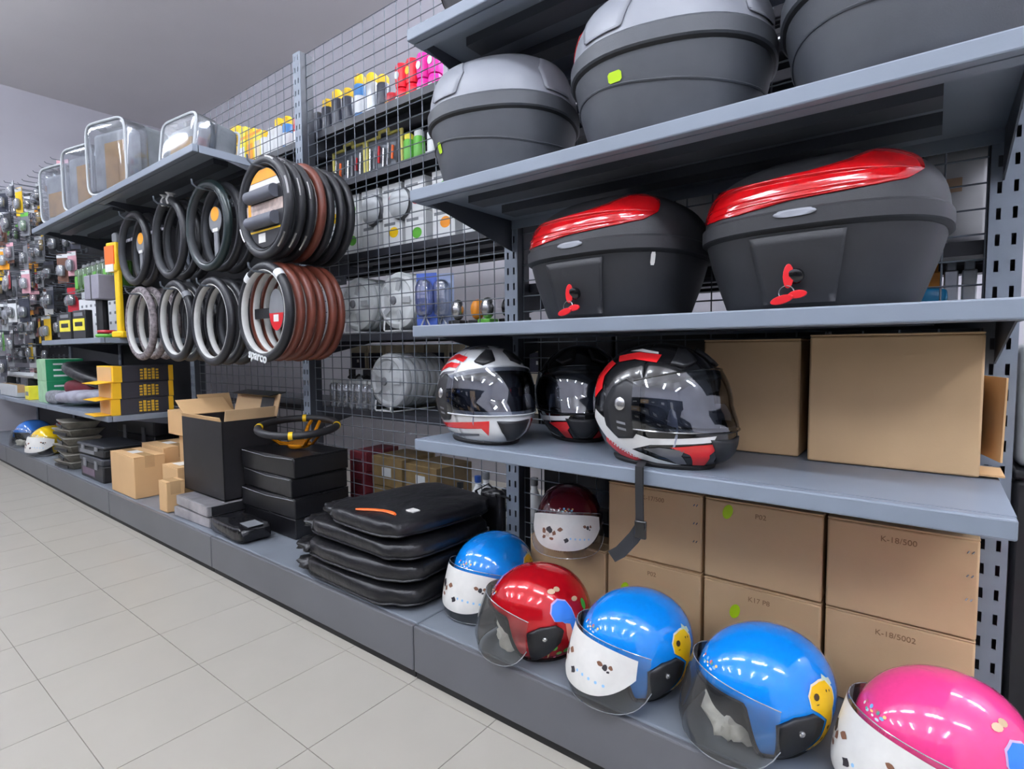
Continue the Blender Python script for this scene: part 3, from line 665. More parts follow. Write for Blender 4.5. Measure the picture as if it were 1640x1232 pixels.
cushion(-1.505, -.272, .1535, .262, .205, .036, .0, 'lowest black padded seat cushion in the stack on the base', 1)
cushion(-1.497, -.275, .2255, .255, .203, .034, .08, 'second black seat cushion from the bottom with an orange tab', 2)
cushion(-1.487, -.272, .2945, .250, .203, .031, -.05, 'third black seat cushion, wrinkled, under the orange-striped one', 3)
cushion(-1.435, -.262, .3575, .185, .215, .030, -.10, 'top black seat cushion with orange stripe and white sticker', 4, True)
t = thing('phone_pouch', 'small black boxed strap resting on the cushion stack edge', 'pouch', (-1.66, -.40, .29), .3)
MB().box(-.05, .05, -.03, .03, 0, .045).build('body', M_VINYL, t, bevel=.006)
MB().box(-.03, .03, -.005, .0, .045, .047).build('pink_stripe', mat('pale pink', (226, 190, 206), .6), t)
t = thing('strap_bundle', 'bundle of black straps standing beside the seat cushions', 'straps', (-1.285, -.022, .1508))
MB().box(-.05, .05, -.03, .012, 0, .27).build('pouch', M_VINYL, t, bevel=.02, seg=3)
for k in range(4):
    b = MB(); b.tube([(-.05 + .03 * k, -.02 + .02 * math.sin(k), .21), (-.06 + .03 * k, -.03, .26), (-.02 + .03 * k, -.01, .285 - .012 * k), (.02 + .02 * k, .0, .25), (.02 + .015 * k, .0, .20)], .008, 6, ry=.003); b.build('strap', M_BLACK, t)
MB().box(-.006, .012, -.05, -.047, .12, .15).build('label', M_PAPER, t)
# ---------------------------------------------------------------- black boxes and steering wheel
M_BBOX = mat('black printed card', (20, 20, 23), .28, 0, .1, 9, .03, 60)
zz = .1508
for i, (dx, dy, hh, rz_, lab) in enumerate(((0, 0, .085, 0.0, 'lowest glossy black box in the stack under the steering wheel'), (.004, -.01, .080, .03, 'second glossy black box up in the stack under the steering wheel'), (-.008, .0, .078, -.03, 'third glossy black box with a burst open end'), (.0, -.004, .082, .02, 'topmost glossy black box carrying the gold spoked steering wheel'))):
    t = carton(-2.475 + dx, -2.075 + dx, -.30 + dy, -.045 + dy, zz, zz + hh, lab, M_BBOX, rz_, 'glossy black boxes stacked on the base', False, 'black_box'); zz += hh + .0008
    if i in (1, 2, 3):
        MB().box(-.002, 0, -.11, -.01, 0, .075).build('end_flap', M_CARDL, t, loc=(-.205, 0, .0), rot=(0, -.15 - .05 * i, 0), bevel=.0)
        MB().tube([(-.19, -.129, hh - .004), (.0, -.130, hh - .012), (.19, -.129, hh - .006)], .0015, 5).build('worn_edge', M_GREY, t)
t = thing('loose_steering_wheel', 'black sports steering wheel with gold spokes and yellow rim bands', 'steering wheel', (-2.255, -.165, zz), .5, None, .10, .04)
t.location = (-2.255, -.165, zz + .012)
b = MB(); b.torus(.158, .0155, 56, 12, 0, T(0, 0, .085)); rim = b.build('rim', mat('rim leather', (34, 34, 37), .5, 0, .1, 80, .1, 300), t, smooth=60)
for a in (20, 110, 200, 290):
    a = math.radians(a); b = MB(); b.tube([(.158 * math.cos(a + q), .158 * math.sin(a + q), .085) for q in (-.05, 0, .05)], .0168, 14); b.build('yellow_band', M_YEL, rim)
M_GOLD = mat('gold anodised', (232, 148, 22), .22, .7, .05)
for a in (90, 210, 330):
    a = math.radians(a); r1 = RZ(a)
    for s_ in (-1, 1):
        b = MB(); b.tube([r1 @ Vector((.035, .012 * s_, .012)), r1 @ Vector((.075, .017 * s_, .018)), r1 @ Vector((.115, .022 * s_, .055)), r1 @ Vector((.150, .02 * s_, .082))], .009, 6, ry=.004); b.build('spoke', M_GOLD, t)
b = MB(); b.lathe([(.048, 0), (.05, .004), (.05, .012), (.044, .016), (.03, .016)], 28); b.build('hub_plate', M_GOLD, t)
t = thing('wrapped_package', 'black package in shiny film pushed half out under the black boxes', 'package', (-2.330, -.390, .1508), -.06)
se_mesh(SE(.15, .07, .03, .3, .3, .06, 8), 40, 10, T(0, 0, .033)).build('film', mat('black film', (26, 26, 29), .12, 0, .1, 20, .25, 30), t, smooth=50)
MB().box(.06, .14, -.03, .03, .063, .065).build('label', M_GREY, t)
for i in range(2):
    t = thing('sleeved_box', ['lower flat grey sleeved box in front of the tall black box', 'upper flat grey sleeved box in front of the tall black box'][i], 'box', (-2.67 + .008 * i, -.355, .1508 + .050 * i), .03 - .06 * i, 'flat sleeved boxes')
    MB().box(-.165, .165, -.085, .08, 0, .046).build('body', mat('grey sleeve', (112, 110, 112), .4, 0, .4, 16), t, bevel=.004)
    MB().box(-.166, .160, -.088, -.085, .003, .043).build('printed_side', mat('worn sleeve print', (150, 146, 148), .35, 0, .35, 14), t)
    MB().box(.165, .167, -.07, .07, .004, .042).build('end_label', M_BLACK, t)
# tall black carton with open flaps
t = thing('tall_black_box', 'tall dusty black carton with its brown flaps standing open', 'box', (-2.708, -.245, .252), .0)
b = MB(); w_, d_ = .20, .125; hh = .345
for (x0, x1, y0, y1) in ((-w_, w_, -d_, -d_ + .004), (-w_, w_, d_ - .004, d_), (-w_, -w_ + .004, -d_, d_), (w_ - .004, w_, -d_, d_)): b.box(x0, x1, y0, y1, 0, hh)
b.box(-w_, w_, -d_, d_, 0, .004); b.build('body', mat('dusty black card', (27, 26, 29), .5, 0, .35, 6), t, bevel=.001)
MB().box(-w_, w_, 0, .004, 0, .105).build('back_flap', M_CARD, t, loc=(0, d_ - .004, hh), rot=(-.25, 0, .0))
b = MB(); b.box(.05, .16, -.0015, .0, .02, .085); b.build('dark_print', M_BLACK, t, loc=(0, d_ - .006, hh), rot=(-.25, 0, 0))
b = MB(); b.box(-w_ * .9, w_ * .9, -.05, .03, 0, .004); b.build('folded_edge', M_BBOX, t, loc=(0, d_ + .03, hh + .10), rot=(.15, 0, 0))
MB().box(0, .004, -d_ * .9, d_ * .9, 0, .12).build('side_flap', M_CARDL, t, loc=(-w_, 0, hh), rot=(0, -1.0, 0))
MB().box(-.004, 0, -d_ * .9, d_ * .9, 0, .05).build('side_flap', M_CARD, t, loc=(w_, 0, hh), rot=(0, .25, 0))
MB().box(-.19, .19, -.002, .002, 0, .018).build('torn_edge', M_CARDL, t, loc=(0, -d_ + .002, hh), rot=(.4, 0, .0))
# brown cartons on the base
def plain(x0, x1, y0, y1, z0, z1, lab, m=M_CARDL, rz=0, label=True):
    t = carton(x0, x1, y0, y1, z0, z1, lab, m, rz, None, True)
    if label:
        hh = z1 - z0; MB().box(-.06, .03, -.03, .02, hh + .0006, hh + .0012).build('address_label', M_PAPER, t)
    return t
plain(-3.63, -3.29, -.455, -.31, .1508, .366, 'tan carton with address label standing at the plinth edge')
plain(-3.66, -3.36, -.295, -.10, .1508, .385, 'tan carton behind the carton at the plinth edge')
plain(-3.17, -2.99, -.37, -.24, .1508, .335, 'small worn tan carton with paper label beside the tall black box')
plain(-2.985, -2.895, -.455, -.375, .1508, .295, 'narrow upright tan carton in front of the tall black box', label=False)
plain(-3.33, -2.99, -.225, -.06, .1508, .452, 'brown carton under the open carton beside the tall black box', label=False)
t = plain(-3.40, -3.0, -.25, -.06, .4535, .585, 'tan carton with one raised flap behind the tall black box', label=False)
MB().box(-.002, .002, -.08, .08, 0, .11).build('raised_flap', M_CARDL, t, loc=(.19, 0, .13), rot=(0, -.5, 0))
# ---------------------------------------------------------------- steering wheel covers on hooks
M_LEA = mat('black leather', (30, 31, 35), .42, 0, .12, 40, .12, 200)
M_LEAG = mat('dark green-black leather', (26, 40, 40), .28, 0, .12, 40)
M_BRN = mat('brown leather', (104, 52, 38), .42, 0, .15, 30, .1, 200)
M_CAMO = mat('mottled grey fur', (120, 112, 114), .9, 0, .55, 60, .3, 120)
M_LINW = mat('white lining', (196, 196, 192), .7)
M_LIND = mat('dark lining', (58, 60, 64), .7)
def _cov(rm, lm):
    a = MB(); a.torus(.172, .0185, 56, 12, 0, RX(PI / 2), rz=.0165); c = MB(); c.torus(.157, .006, 48, 8, 0, RX(PI / 2), rz=.0135)
    return a.mesh('rim', rm, 60), c.mesh('lining', lm, 60)
CV = {'black': _cov(M_LEA, M_LIND), 'blackw': _cov(M_LEA, M_LINW), 'green': _cov(M_LEAG, M_LIND), 'brown': _cov(M_BRN, M_LINW), 'camo': _cov(M_CAMO, M_LINW)}
acc_me = [MB().tube([((.172 + e[1]) * math.cos(e[0] + q * .06), e[2], (.172 + e[1]) * math.sin(e[0] + q * .06)) for q in range(7)], .004, 5).mesh('silver_insert', M_SILVER, 60) for e in ((.1, .013, -.010), (1.0, .010, -.012), (3.5, .002, -.0165), (5.3, .013, -.010))]
def cover(kind, x, y, z, lab, group, tilt=0.0, yaw=0.0, acc=False):
    t = thing('steering_wheel_cover', lab, 'wheel cover', (x, y, z), yaw, group, tilt)
    link('rim', CV[kind][0], t); link('lining', CV[kind][1], t)
    if acc:
        for am in acc_me: link('silver_insert', am, t)
    return t
hk = MB(); hk.tube([(0, 0, 0), (0, -.385, 0), (0, -.40, .012), (0, -.402, .03)], .0042, 8); hook_me = hk.mesh('rod', M_WIRE, 60)
hb = MB().box(-.03, .03, -.004, .004, -.018, .018).mesh('back_plate', M_STEELD, 0)
def hook(x, z, lab):
    t = thing('display_hook', lab, 'hook', (x, -.024, z), 0, 'display hooks for the wheel covers'); link('rod', hook_me, t); link('back_plate', hb, t)
ZU, ZL = 1.435, 1.05
stacks = [('upper', -2.10, ZU, ['black', 'black', 'black', 'brown', 'black', 'black', 'black'], 'an orange card'),
          ('upper', -2.56, ZU, ['green', 'black', 'black'], 'a greenish front cover'),
          ('upper', -2.96, ZU, ['black', 'black', 'black'], 'white ribbon ties'),
          ('upper', -3.40, ZU, ['black', 'black'], 'an orange oval tag'),
          ('lower', -2.12, ZL, ['blackw', 'brown', 'brown', 'brown', 'brown', 'brown'], 'white lettering'),
          ('lower', -2.555, ZL - .02, ['blackw', 'blackw', 'black'], 'plain covers'),
          ('lower', -2.93, ZL - .005, ['blackw', 'blackw', 'black'], 'a silver-patched cover'),
          ('lower', -3.37, ZL, ['camo', 'camo', 'camo'], 'fur covers')]
firsts = []
for si, (row, x, z, kinds, nm) in enumerate(stacks):
    hook(x, z + .1465, 'wire hook of the %s row holding %s' % (row, nm))
    for i, k in enumerate(kinds):
        y = -.365 + (.0425 if len(kinds) > 3 else .055) * i
        word = {'black': 'black', 'blackw': 'black pale-lined', 'green': 'dark greenish glossy', 'brown': 'brown leather', 'camo': 'mottled grey fur'}[k]
        if i == 0: lab = 'front %s steering wheel cover on the hook with %s' % (word, nm)
        elif k == 'brown' and row == 'upper': lab = 'brown steering wheel cover between black ones on the upper hook'
        else: lab = '%s steering wheel cover, %s from the tip of the hook with %s' % (word, ['', 'second', 'third', 'fourth', 'fifth', 'sixth', 'seventh'][i], nm)
        c = cover(k, x + random.uniform(-.006, .006), y, z - abs(random.uniform(0, .004)), lab, 'wheel covers on the hook with ' + nm, random.uniform(-.01, .01), random.uniform(-.02, .02), acc=(si == 0 and i in (0, 1, 2)))
        if i == 0: firsts.append(c)
M_ORC = mat('orange card', (240, 160, 30), .5)
# display card in the first upper cover
c = firsts[0]; b = MB(); b.prism([(.135 * math.cos(2 * PI * i / 32), .145 * math.sin(2 * PI * i / 32)) for i in range(32)], -.002, .002, 0, RX(PI / 2)); card = b.build('display_card', mat('card black', (34, 34, 38), .5), c)
def disc_clip(y0, y1, R=(.134, .144), n=9):
    pts = []
    for k in range(n): q = y0 + (y1 - y0) * k / (n - 1); pts.append((R[0] * math.sqrt(max(0, 1 - (q / R[1]) ** 2)), q))
    return pts + [(-a, q) for a, q in reversed(pts)]
def strip_(y0, y1, m, nm, R=(.133, .143)): MB().prism(disc_clip(y0, y1, R), .002, .0028, 0, RX(PI / 2)).build(nm, m, card)
strip_(.10, .14, M_ORC, 'orange_band'); strip_(.07, .098, M_PAPER, 'white_band'); strip_(-.02, .02, mat('photo print', (190, 170, 160), .5, 0, .3, 40), 'photo_band'); strip_(-.085, -.078, M_YEL, 'yellow_line')
MB().box(-.12, -.10, -.0035, -.002, -.06, .05).build('orange_edge', M_ORC, card); MB().box(-.05, .0, -.0035, -.002, -.125, -.092).build('barcode_label', M_PAPER, card)
for q in (.045, -.05):
    b = MB(); b.tube([(-.095, -.014, q), (.1, -.014, q)], .024, 14); b.build('grey_pad', mat('grey pad', (92, 95, 104), .6), card)
# hang tags
def oval_tag(c, top, bot, spoke=True, x=0.0):
    b = MB(); b.prism(ell(.052, .08, 20), -.0015, .0015, 0, T(x, .035, .01) @ RX(PI / 2)); tg = b.build('hang_tag', top, c)
    MB().prism([(q, min(p, -.012)) for q, p in ell(.051, .079, 24)], .0016, .0022, 0, T(x, .035, .01) @ RX(PI / 2)).build('tag_lower_print', bot, tg)
    MB().box(-.018, .018, -.0005, .0, -.045, -.018).build('tag_label', M_PAPER, tg, loc=(x, .032, .01))
    if spoke: MB().box(-.16, .16, .036, .040, -.02, .02).build('spoke_card', M_BLACK, c)
oval_tag(firsts[4], M_GREY, M_RED, True, .02)
def round_tag(c):
    b = MB(); b.prism(ell(.055, .055, 22), -.0015, .0015, 0, T(0, .03, .03) @ RX(PI / 2)); tg = b.build('hang_tag', M_GREY, c)
    MB().prism(ell(.036, .030, 18), .0016, .0022, 0, T(0, .03, .055) @ RX(PI / 2)).build('tag_orange_print', M_ORC, tg)
    MB().box(-.022, .022, .026, .028, -.02, -.005).build('tag_label', M_PAPER, tg)
    MB().box(-.016, .016, .028, .034, -.155, -.02).build('spoke_card', M_GREY, c)
round_tag(firsts[1]); round_tag(firsts[3])
c = firsts[2]
for q in (-.03, .035):
    b = MB(); b.loft([[Vector((q, -.0, .172)) + Vector((.010 * math.cos(e) * r, .02 * math.sin(e) * r, .016 * k)) for e in [2 * PI * j / 8 for j in range(8)]] for k, r in ((-1.4, .9), (0, 1.1), (1.2, .6), (1.8, 1.2))]); b.build('ribbon_tie', M_LINW, c)
c = firsts[4]
for a in (50, 128):
    a = math.radians(a); b = MB(); b.tube([(.172 * math.cos(a + q), 0, .172 * math.sin(a + q)) for q in (-.09, 0, .09)], .0196, 12); b.build('white_band', M_WHITE, c)
text('lettering', 'sparco', .050, M_WHITE, c, T(-.03, -.0195, -.168) @ RX(PI / 2) @ RZ(-.18), extrude=.0012, bold=.0012)
c = firsts[6]; a = math.radians(40); b = MB(); b.tube([(.172 * math.cos(a + q), 0, .172 * math.sin(a + q)) for q in (-.08, 0, .08)], .0194, 12); b.build('silver_patch', M_GREY, c)
# ---------------------------------------------------------------- bagged seat cover sets on the top shelf
M_PVC = clear('pvc film', (230, 233, 236), .4, .10, .04)
M_CLOTH = mat('grey seat cloth', (112, 117, 121), .9, 0, .12, 12, .2, 40)
M_TAN = mat('tan insert card', (196, 150, 70), .6, 0, .15, 12)
def seat_bag(x, y, w, d, hh, rz, lab, rx=0.0, tan=True, z=1.7055):
    t = thing('seat_cover_bag', lab, 'bag', (x, y, z), rz, 'bagged seat cover sets on the top shelf', rx)
    MB().box(-w, w, -d * .2, d * 1.06, .004, hh).build('cloth_block', M_CLOTH, t, bevel=.03, seg=3); MB().box(-w * .92, w * .92, -d + .022, -d * .2, .01, hh * .9).build('folded_cloth', mat('pale seat cloth', (168, 172, 176), .8, 0, .3, 10, .3, 25), t, bevel=.02, seg=3)
    if tan: MB().box(-w * .2, w * .8, -d + .012, -d + .018, hh * .08, hh * .72).build('insert_card', M_TAN, t)
    else: MB().box(-w * .6, w * .6, -d + .012, -d + .018, hh * .12, hh * .55).build('insert_card', M_TAN, t)
    S = SE(w * 1.02, d * .58, hh / 2 * 1.01, .25, .25, .015, int(abs(x) * 100))
    se_mesh(S, 44, 12, T(0, -d * .5, hh / 2 + .006)).build('clear_film', M_PVC, t, smooth=50)
    for q in (-1, 1):
        pts = [Vector((w * 1.02 * math.copysign(abs(math.cos(a)) ** .3, math.cos(a)), q * d * 1.03, hh / 2 + .004 + hh / 2 * math.copysign(abs(math.sin(a)) ** .3, math.sin(a)))) for a in [2 * PI * k / 36 for k in range(36)]]
        MB().tube(pts, .006, 6, 0, True).build('piping', M_LGREY, t)
    b = MB(); b.tube([(-.05, -d * .5, hh), (-.04, -d * .5, hh + .03), (.04, -d * .5, hh + .03), (.05, -d * .5, hh)], .005, 6, ry=.003); b.build('handle', M_LGREY, t)
seat_bag(-3.50, -.335, .155, .115, .36, .25, 'clear bag of grey seat covers with tan card, tallest on the top shelf')
seat_bag(-3.98, -.345, .150, .10, .34, .2, 'clear crinkled bag of grey seat covers between two others')
seat_bag(-4.45, -.345, .15, .10, .33, .2, 'dull grey seat cover bag at the far end of the top shelf', 0, False)
seat_bag(-2.79, -.30, .14, .095, .20, .1, 'low grey seat cover bag with window at the near shelf end', -.12, False, 1.7185)
# ---------------------------------------------------------------- goods on the rear shelves
def can(x, y, z, r, hh, body, cap, lab, group, band=None):
    t = thing('spray_can', lab, 'can', (x, y, z), random.uniform(0, 6), group)
    MB().lathe([(r * .9, 0), (r, .004), (r, hh * .78), (r * .8, hh * .82)], 16).build('body', body, t, smooth=40)
    MB().lathe([(r * .82, hh * .80), (r * .86, hh * .82), (r * .84, hh * .95), (r * .5, hh)], 16).build('cap', cap, t, smooth=40)
    if band: MB().lathe([(r * 1.01, hh * .3), (r * 1.01, hh * .6)], 16).build('label_band', band, t)
K = {'dk': mat('can dark', (50, 54, 66), .3), 'bl': mat('can blue', (70, 130, 190), .3), 'db': mat('can deep blue', (44, 78, 150), .3), 'rd': mat('can red', (188, 40, 52), .35), 'wh': M_WHITE, 'yl': M_YEL, 'sv': mat('can silver', (196, 200, 204), .3, .5), 'pk': mat('pink', (226, 110, 130), .4), 'or': mat('bottle orange', (238, 150, 40), .4), 'gn': mat('leaf green', (96, 176, 60), .45), 'mg': mat('magenta', (240, 40, 170), .35), 'cr': mat('cream', (224, 214, 190), .6), 'ye2': mat('lemon', (236, 222, 60), .45)}
CN = {'dk': 'dark', 'bl': 'light blue', 'db': 'deep blue', 'rd': 'red', 'wh': 'white', 'yl': 'yellow', 'sv': 'silver', 'pk': 'pink', 'or': 'orange', 'gn': 'green', 'mg': 'magenta', 'cr': 'cream', 'ye2': 'lemon'}
zt = 1.8905
def R_(b_, c_): return '%s spray can with %s cap on the rear top shelf' % (CN[b_], CN[c_]), 'cans on the rear top shelf'
row = [(-3.95, .16, 'sv', 'yl'), (-3.85, .18, 'rd', 'wh'), (-3.78, .22, 'rd', 'rd'), (-3.70, .22, 'db', 'rd'), (-3.62, .20, 'bl', 'rd'), (-3.53, .21, 'dk', 'yl'), (-3.44, .25, 'db', 'rd'), (-3.02, .20, 'wh', 'yl'), (-2.95, .20, 'wh', 'wh'), (-2.88, .23, 'wh', 'yl'), (-2.80, .22, 'bl', 'yl'), (-2.70, .19, 'rd', 'pk'),
       (-2.60, .16, 'db', 'rd'), (-2.53, .17, 'dk', 'dk'), (-2.45, .21, 'dk', 'yl'), (-2.37, .23, 'dk', 'yl'), (-2.29, .215, 'dk', 'yl'), (-2.20, .25, 'bl', 'yl'), (-2.115, .23, 'sv', 'yl'), (-2.04, .20, 'dk', 'yl')]
for x, hh, a, c in row:
    l, g = R_(a, c); can(x, .16, zt, .030, hh, K[a], K[c], l, g, K['wh'] if a in ('db', 'bl', 'rd') else None)
for x, hh, a, c in row[1:7]:
    can(x + .02, .25, zt, .03, hh * .8, K[c if c != 'yl' else 'rd'], K[a], '%s can with %s cap behind the front row of cans' % (CN[c if c != 'yl' else 'rd'], CN[a]), 'cans behind the front row')
for i, x in enumerate((-3.34, -3.25, -3.16, -3.08)):
    t = thing('yellow_carton', 'tall yellow product box, %s, on the rear top shelf' % ['plain', 'with white window', 'with orange flash', 'with pale panel'][i], 'box', (x, .18, zt), 0, 'yellow boxes on the rear top shelf')
    MB().box(-.04, .04, -.04, .04, 0, .30 - .03 * i).build('body', K['ye2'] if i % 2 else M_YEL, t, bevel=.002)
    MB().box(-.028, .028, -.0412, -.04, .06, .16).build('printed_panel', [M_YEL, M_WHITE, M_ORC, K['cr']][i], t)
    MB().box(-.04, .04, -.0408, -.04, .2, .215).build('orange_band', M_ORC, t)
for i, x in enumerate((-1.97, -1.905, -1.84, -1.775, -1.71)):
    for j in range(2):
        if j == 1 and i == 0: continue
        mm = K['rd'] if i < 3 else K['mg']
        if i in (1, 2): mm = mat('bright red', (240, 20, 48), .3)
        t = thing('reflector_cup', '%s ribbed plastic cup, %s of its pair, on the rear top shelf' % (['red', 'bright red', 'scarlet', 'magenta', 'hot pink'][i], ['lower', 'upper'][j]), 'plastic cup', (x, .15, zt + .10 * j), 0, 'red and pink plastic cups')
        MB().lathe([(.028, 0)] + [(.030 + .0015 * (k % 2), .01 + .01 * k) for k in range(8)] + [(.026, .095), (.012, .099)], 16).build('cup', mm, t, smooth=20)
        b = MB(); b.prism(ell(.013, .016, 10), -.001, .001, 0, T(0, -.0325, .045) @ RX(PI / 2)); b.build('print_mark', [M_ORC, K['wh'], M_YEL, K['wh'], K['wh']][i], t)
# tool kits with yellow frames on the second tier
for i, x in enumerate((-2.27, -2.02)):
    t = thing('tool_kit', ['yellow framed clear tool kit beside the tall upright', 'yellow framed clear tool kit with an orange screwdriver'][i], 'tool kit', (x, .14, 1.6455), 0, 'yellow framed tool kits')
    b = MB(); b.tube([(-.115, 0, .01), (.115, 0, .01), (.115, 0, .18), (.03, 0, .18), (.03, 0, .20), (-.03, 0, .20), (-.03, 0, .18), (-.115, 0, .18)], .008, 6, 0, True); b.build('frame', mat('pale yellow plastic', (222, 210, 110), .5), t)
    MB().box(-.11, .11, .004, .012, .012, .175).build('tray', mat('tray grey', (84, 90, 98), .4, 0, .3, 60), t)
    for k in range(7):
        xx = -.095 + .03 * k; MB().tube([(xx, -.004, .03 + .02 * (k % 3)), (xx + .006, -.004, .14 - .015 * (k % 2))], .006, 6).build('tool', [M_SILVER, M_ORANGE, M_BLACK, M_SILVER, M_GREY, M_RED, M_SILVER][(k + 3 * i) % 7], t)
for i, (x, a, c) in enumerate(((-1.86, 'gn', 'ye2'), (-1.80, 'gn', 'wh'), (-1.72, 'wh', 'sv'), (-1.64, 'gn', 'wh'))):
    can(x, .14, 1.6455, .024, .15, K[a], K[c], 'small %s bottle with %s cap beside the tool kits' % (CN[a], CN[c]), 'small bottles beside the tool kits')
# white printed boxes on the third tier
n = 0
for j in range(2):
    for i, x in enumerate((-2.33, -2.20, -2.06, -1.92, -1.78, -1.62, -1.46)):
        cc = [K['rd'], K['gn'], K['wh'], K['yl'], K['gn'], K['or'], K['rd']][(i + j * 3) % 7]; nmc = ['red', 'green', 'plain white', 'yellow', 'green', 'orange', 'red'][(i + j * 3) % 7]
        t = thing('bulb_carton', 'white lamp box with %s print, %s row on the rear third tier' % (nmc, ['lower', 'upper'][j]), 'box', (x, .16, 1.3205 + .136 * j), 0, 'white lamp boxes')
        MB().box(-.06, .06, -.07, .07, 0, .134).build('body', M_WHITE, t, bevel=.002)
        b = MB(); b.prism(ell(.028, .022, 14, .01, 0), 0, .0008, 0, T(0, -.0701, .05 + .02 * (i % 2)) @ RX(PI / 2)); b.build('print_mark', cc, t)
        MB().box(-.05, .02, -.0708, -.07, .10, .112).build('print_line', M_GREY, t)
for i, x in enumerate((-2.04, -1.86)):
    t = thing('work_lamp', ['round grey work lamp leaning on the white lamp boxes, nearer the upright', 'round grey work lamp with a black rim on the white lamp boxes'][i], 'lamp', (x, .075, 1.50), 0, 'round work lamps', PI / 2)
    MB().lathe([(.0, -.0), (.03, .0), (.065, -.012), (.07, -.02), (.066, -.026), (.0, -.026)][1:5], 24).build('housing', mat('dark lamp', (86, 88, 92), .35), t, smooth=40)
    MB().lathe([(.062, .001), (.045, .012), (.012, .017)], 24).build('lens', M_LGREY, t, smooth=40)
# nested wheel trims on wire stands
def trim_mesh(R, m):
    b = MB(); b.lathe([(R, 0), (R * 1.01, -.012), (R * .97, -.022), (R * .82, -.03), (R * .74, -.022), (R * .5, -.026), (R * .3, -.040), (R * .12, -.044)], 36, 0, RX(-PI / 2)); return b.mesh('dish', m, 40)
trA, trB = trim_mesh(.118, mat('pale trim', (222, 226, 226), .4)), trim_mesh(.118, mat('grey trim', (186, 190, 192), .4)); 
_b = MB()
for k in range(5):
    a = 2 * PI * k / 5 + .3; _b.box(-.012, .012, .0, .004, .04, .088, 0, RY(a) @ T(0, -.036, 0))
spA = _b.mesh('vane', M_LGREY, 0); cpA = MB().lathe([(.018, 0), (.016, .006), (.008, .008)], 16, 0, T(0, -.044, 0) @ RX(PI / 2)).mesh('centre_cap', M_GREY, 40)
for si, (x, z, y0, cnt, me, nm) in enumerate(((-2.14, 1.102, .09, 6, trA, 'white stand nearer the tall upright'), (-1.87, 1.102, .09, 6, trA, 'white stand beside the blue blister packs'), (-1.94, .767, .09, 7, trB, 'fifth tier stand'))):
    for i in range(cnt):
        t = thing('wheel_trim', '%s grey wheel trim %s on the %s' % (['light', 'light', 'mid'][si], 'in front' if i == 0 else 'nested behind the front one', nm), 'wheel trim', (x, y0 + .036 * i, z), .0, 'nested wheel trims')
        link('dish', me, t); link('vane', spA, t); link('centre_cap', cpA, t)
    t = thing('wire_stand', 'white wire stand under the %s' % ['light wheel trims nearer the upright', 'light wheel trims beside the blue packs', 'mid grey wheel trims'][si], 'stand', (x, y0, z - .1305), .0)
    for q in (-1, 1): MB().tube([(q * .05, .2, .004), (q * .05, -.05, .004), (q * .05, -.055, .012), (q * .05, -.05, .05)], .0035, 6).build('side_wire', M_WHITE, t)
    MB().tube([(-.05, -.05, .006), (.05, -.05, .006)], .0035, 6).build('cross_wire', M_WHITE, t)
for i, x in enumerate((-1.70, -1.655)):
    t = thing('blister_pack', ['clear blister pack with blue backing beside the wheel trims', 'clear blister pack with pale blue backing and white lead'][i], 'pack', (x, .07 + .05 * i, .9705), .3)
    MB().box(-.045, .045, 0, .002, 0, .23).build('card', [mat('pack blue', (80, 110, 200), .4), mat('pack pale blue', (170, 186, 220), .4)][i], t)
    se_mesh(SE(.035, .025, .075, .6, .6), 20, 8, T(0, -.02, .13)).build('bubble', clear('bubble', (225, 230, 236), .6, .05, .12), t, smooth=60)
    MB().tube([(-.02, -.012, .02), (.0, -.012, .06), (.02, -.012, .02), (-.01, -.012, .01)], .004, 6).build('white_lead', M_WHITE, t)
for i in range(5):
    t = thing('chrome_lamp', 'small chrome and black lamp unit behind the mesh, %s' % ['beside the blue pack', 'with amber lens', 'with green base', 'next to the slotted upright', 'with a clear lens'][i], 'lamp', (-1.56 + .075 * i, .10 + .03 * (i % 2), .9705), 0, 'small lamp units')
    MB().box(-.03, .03, -.025, .025, 0, .04).build('base', [M_BLACK, M_BLACK, K['gn'], M_BLACKG, M_BLACK][i], t, bevel=.004)
    se_mesh(SE(.028, .028, .04, 1, 1), 18, 8, T(0, 0, .08)).build('bulb', [M_SILVER, K['or'], M_SILVER, M_BLACKG, M_SILVER][i], t, smooth=60)
# fifth tier: beige bins, jars
for i in range(9):
    t = thing('label_bin', 'beige storage bin with dark blue label, %s along the rear fifth tier' % ['first', 'second', 'third', 'fourth', 'fifth', 'sixth', 'seventh', 'eighth', 'ninth'][i], 'bin', (-2.52 + .145 * i, .40, .6355), 0, 'beige bins on the rear fifth tier')
    MB().box(-.068, .068, -.05, .04, 0, .29).build('body', K['cr'], t, bevel=.003)
    MB().box(-.055, .055, -.0515, -.05, .17, .25).build('label', mat('navy label', (38, 42, 66), .5), t)
    MB().box(-.008, .008, -.0525, -.0515, .20, .215).build('label_mark', M_WHITE, t)
M_JAR = clear('jar', (190, 200, 206), .6, .05, .22)
for i in range(7):
    t = thing('clear_jar', 'clear plastic jar in the row behind the mesh, %s' % ['next to the tall upright', 'second from the upright', 'third from the upright', 'fourth from the upright', 'fifth from the upright', 'beside the grey wheel trims', 'with a white lid'][i], 'jar', (-2.36 + .047 * i, .09, .6355), 0, 'clear jars behind the mesh')
    MB().lathe([(.020, 0), (.022, .004), (.022, .10), (.015, .112)], 14).build('body', M_JAR, t, smooth=40)
    MB().lathe([(.016, .112), (.017, .114), (.017, .13), (.01, .132)], 14).build('lid', M_WHITE if i == 6 else M_LGREY, t, smooth=40)
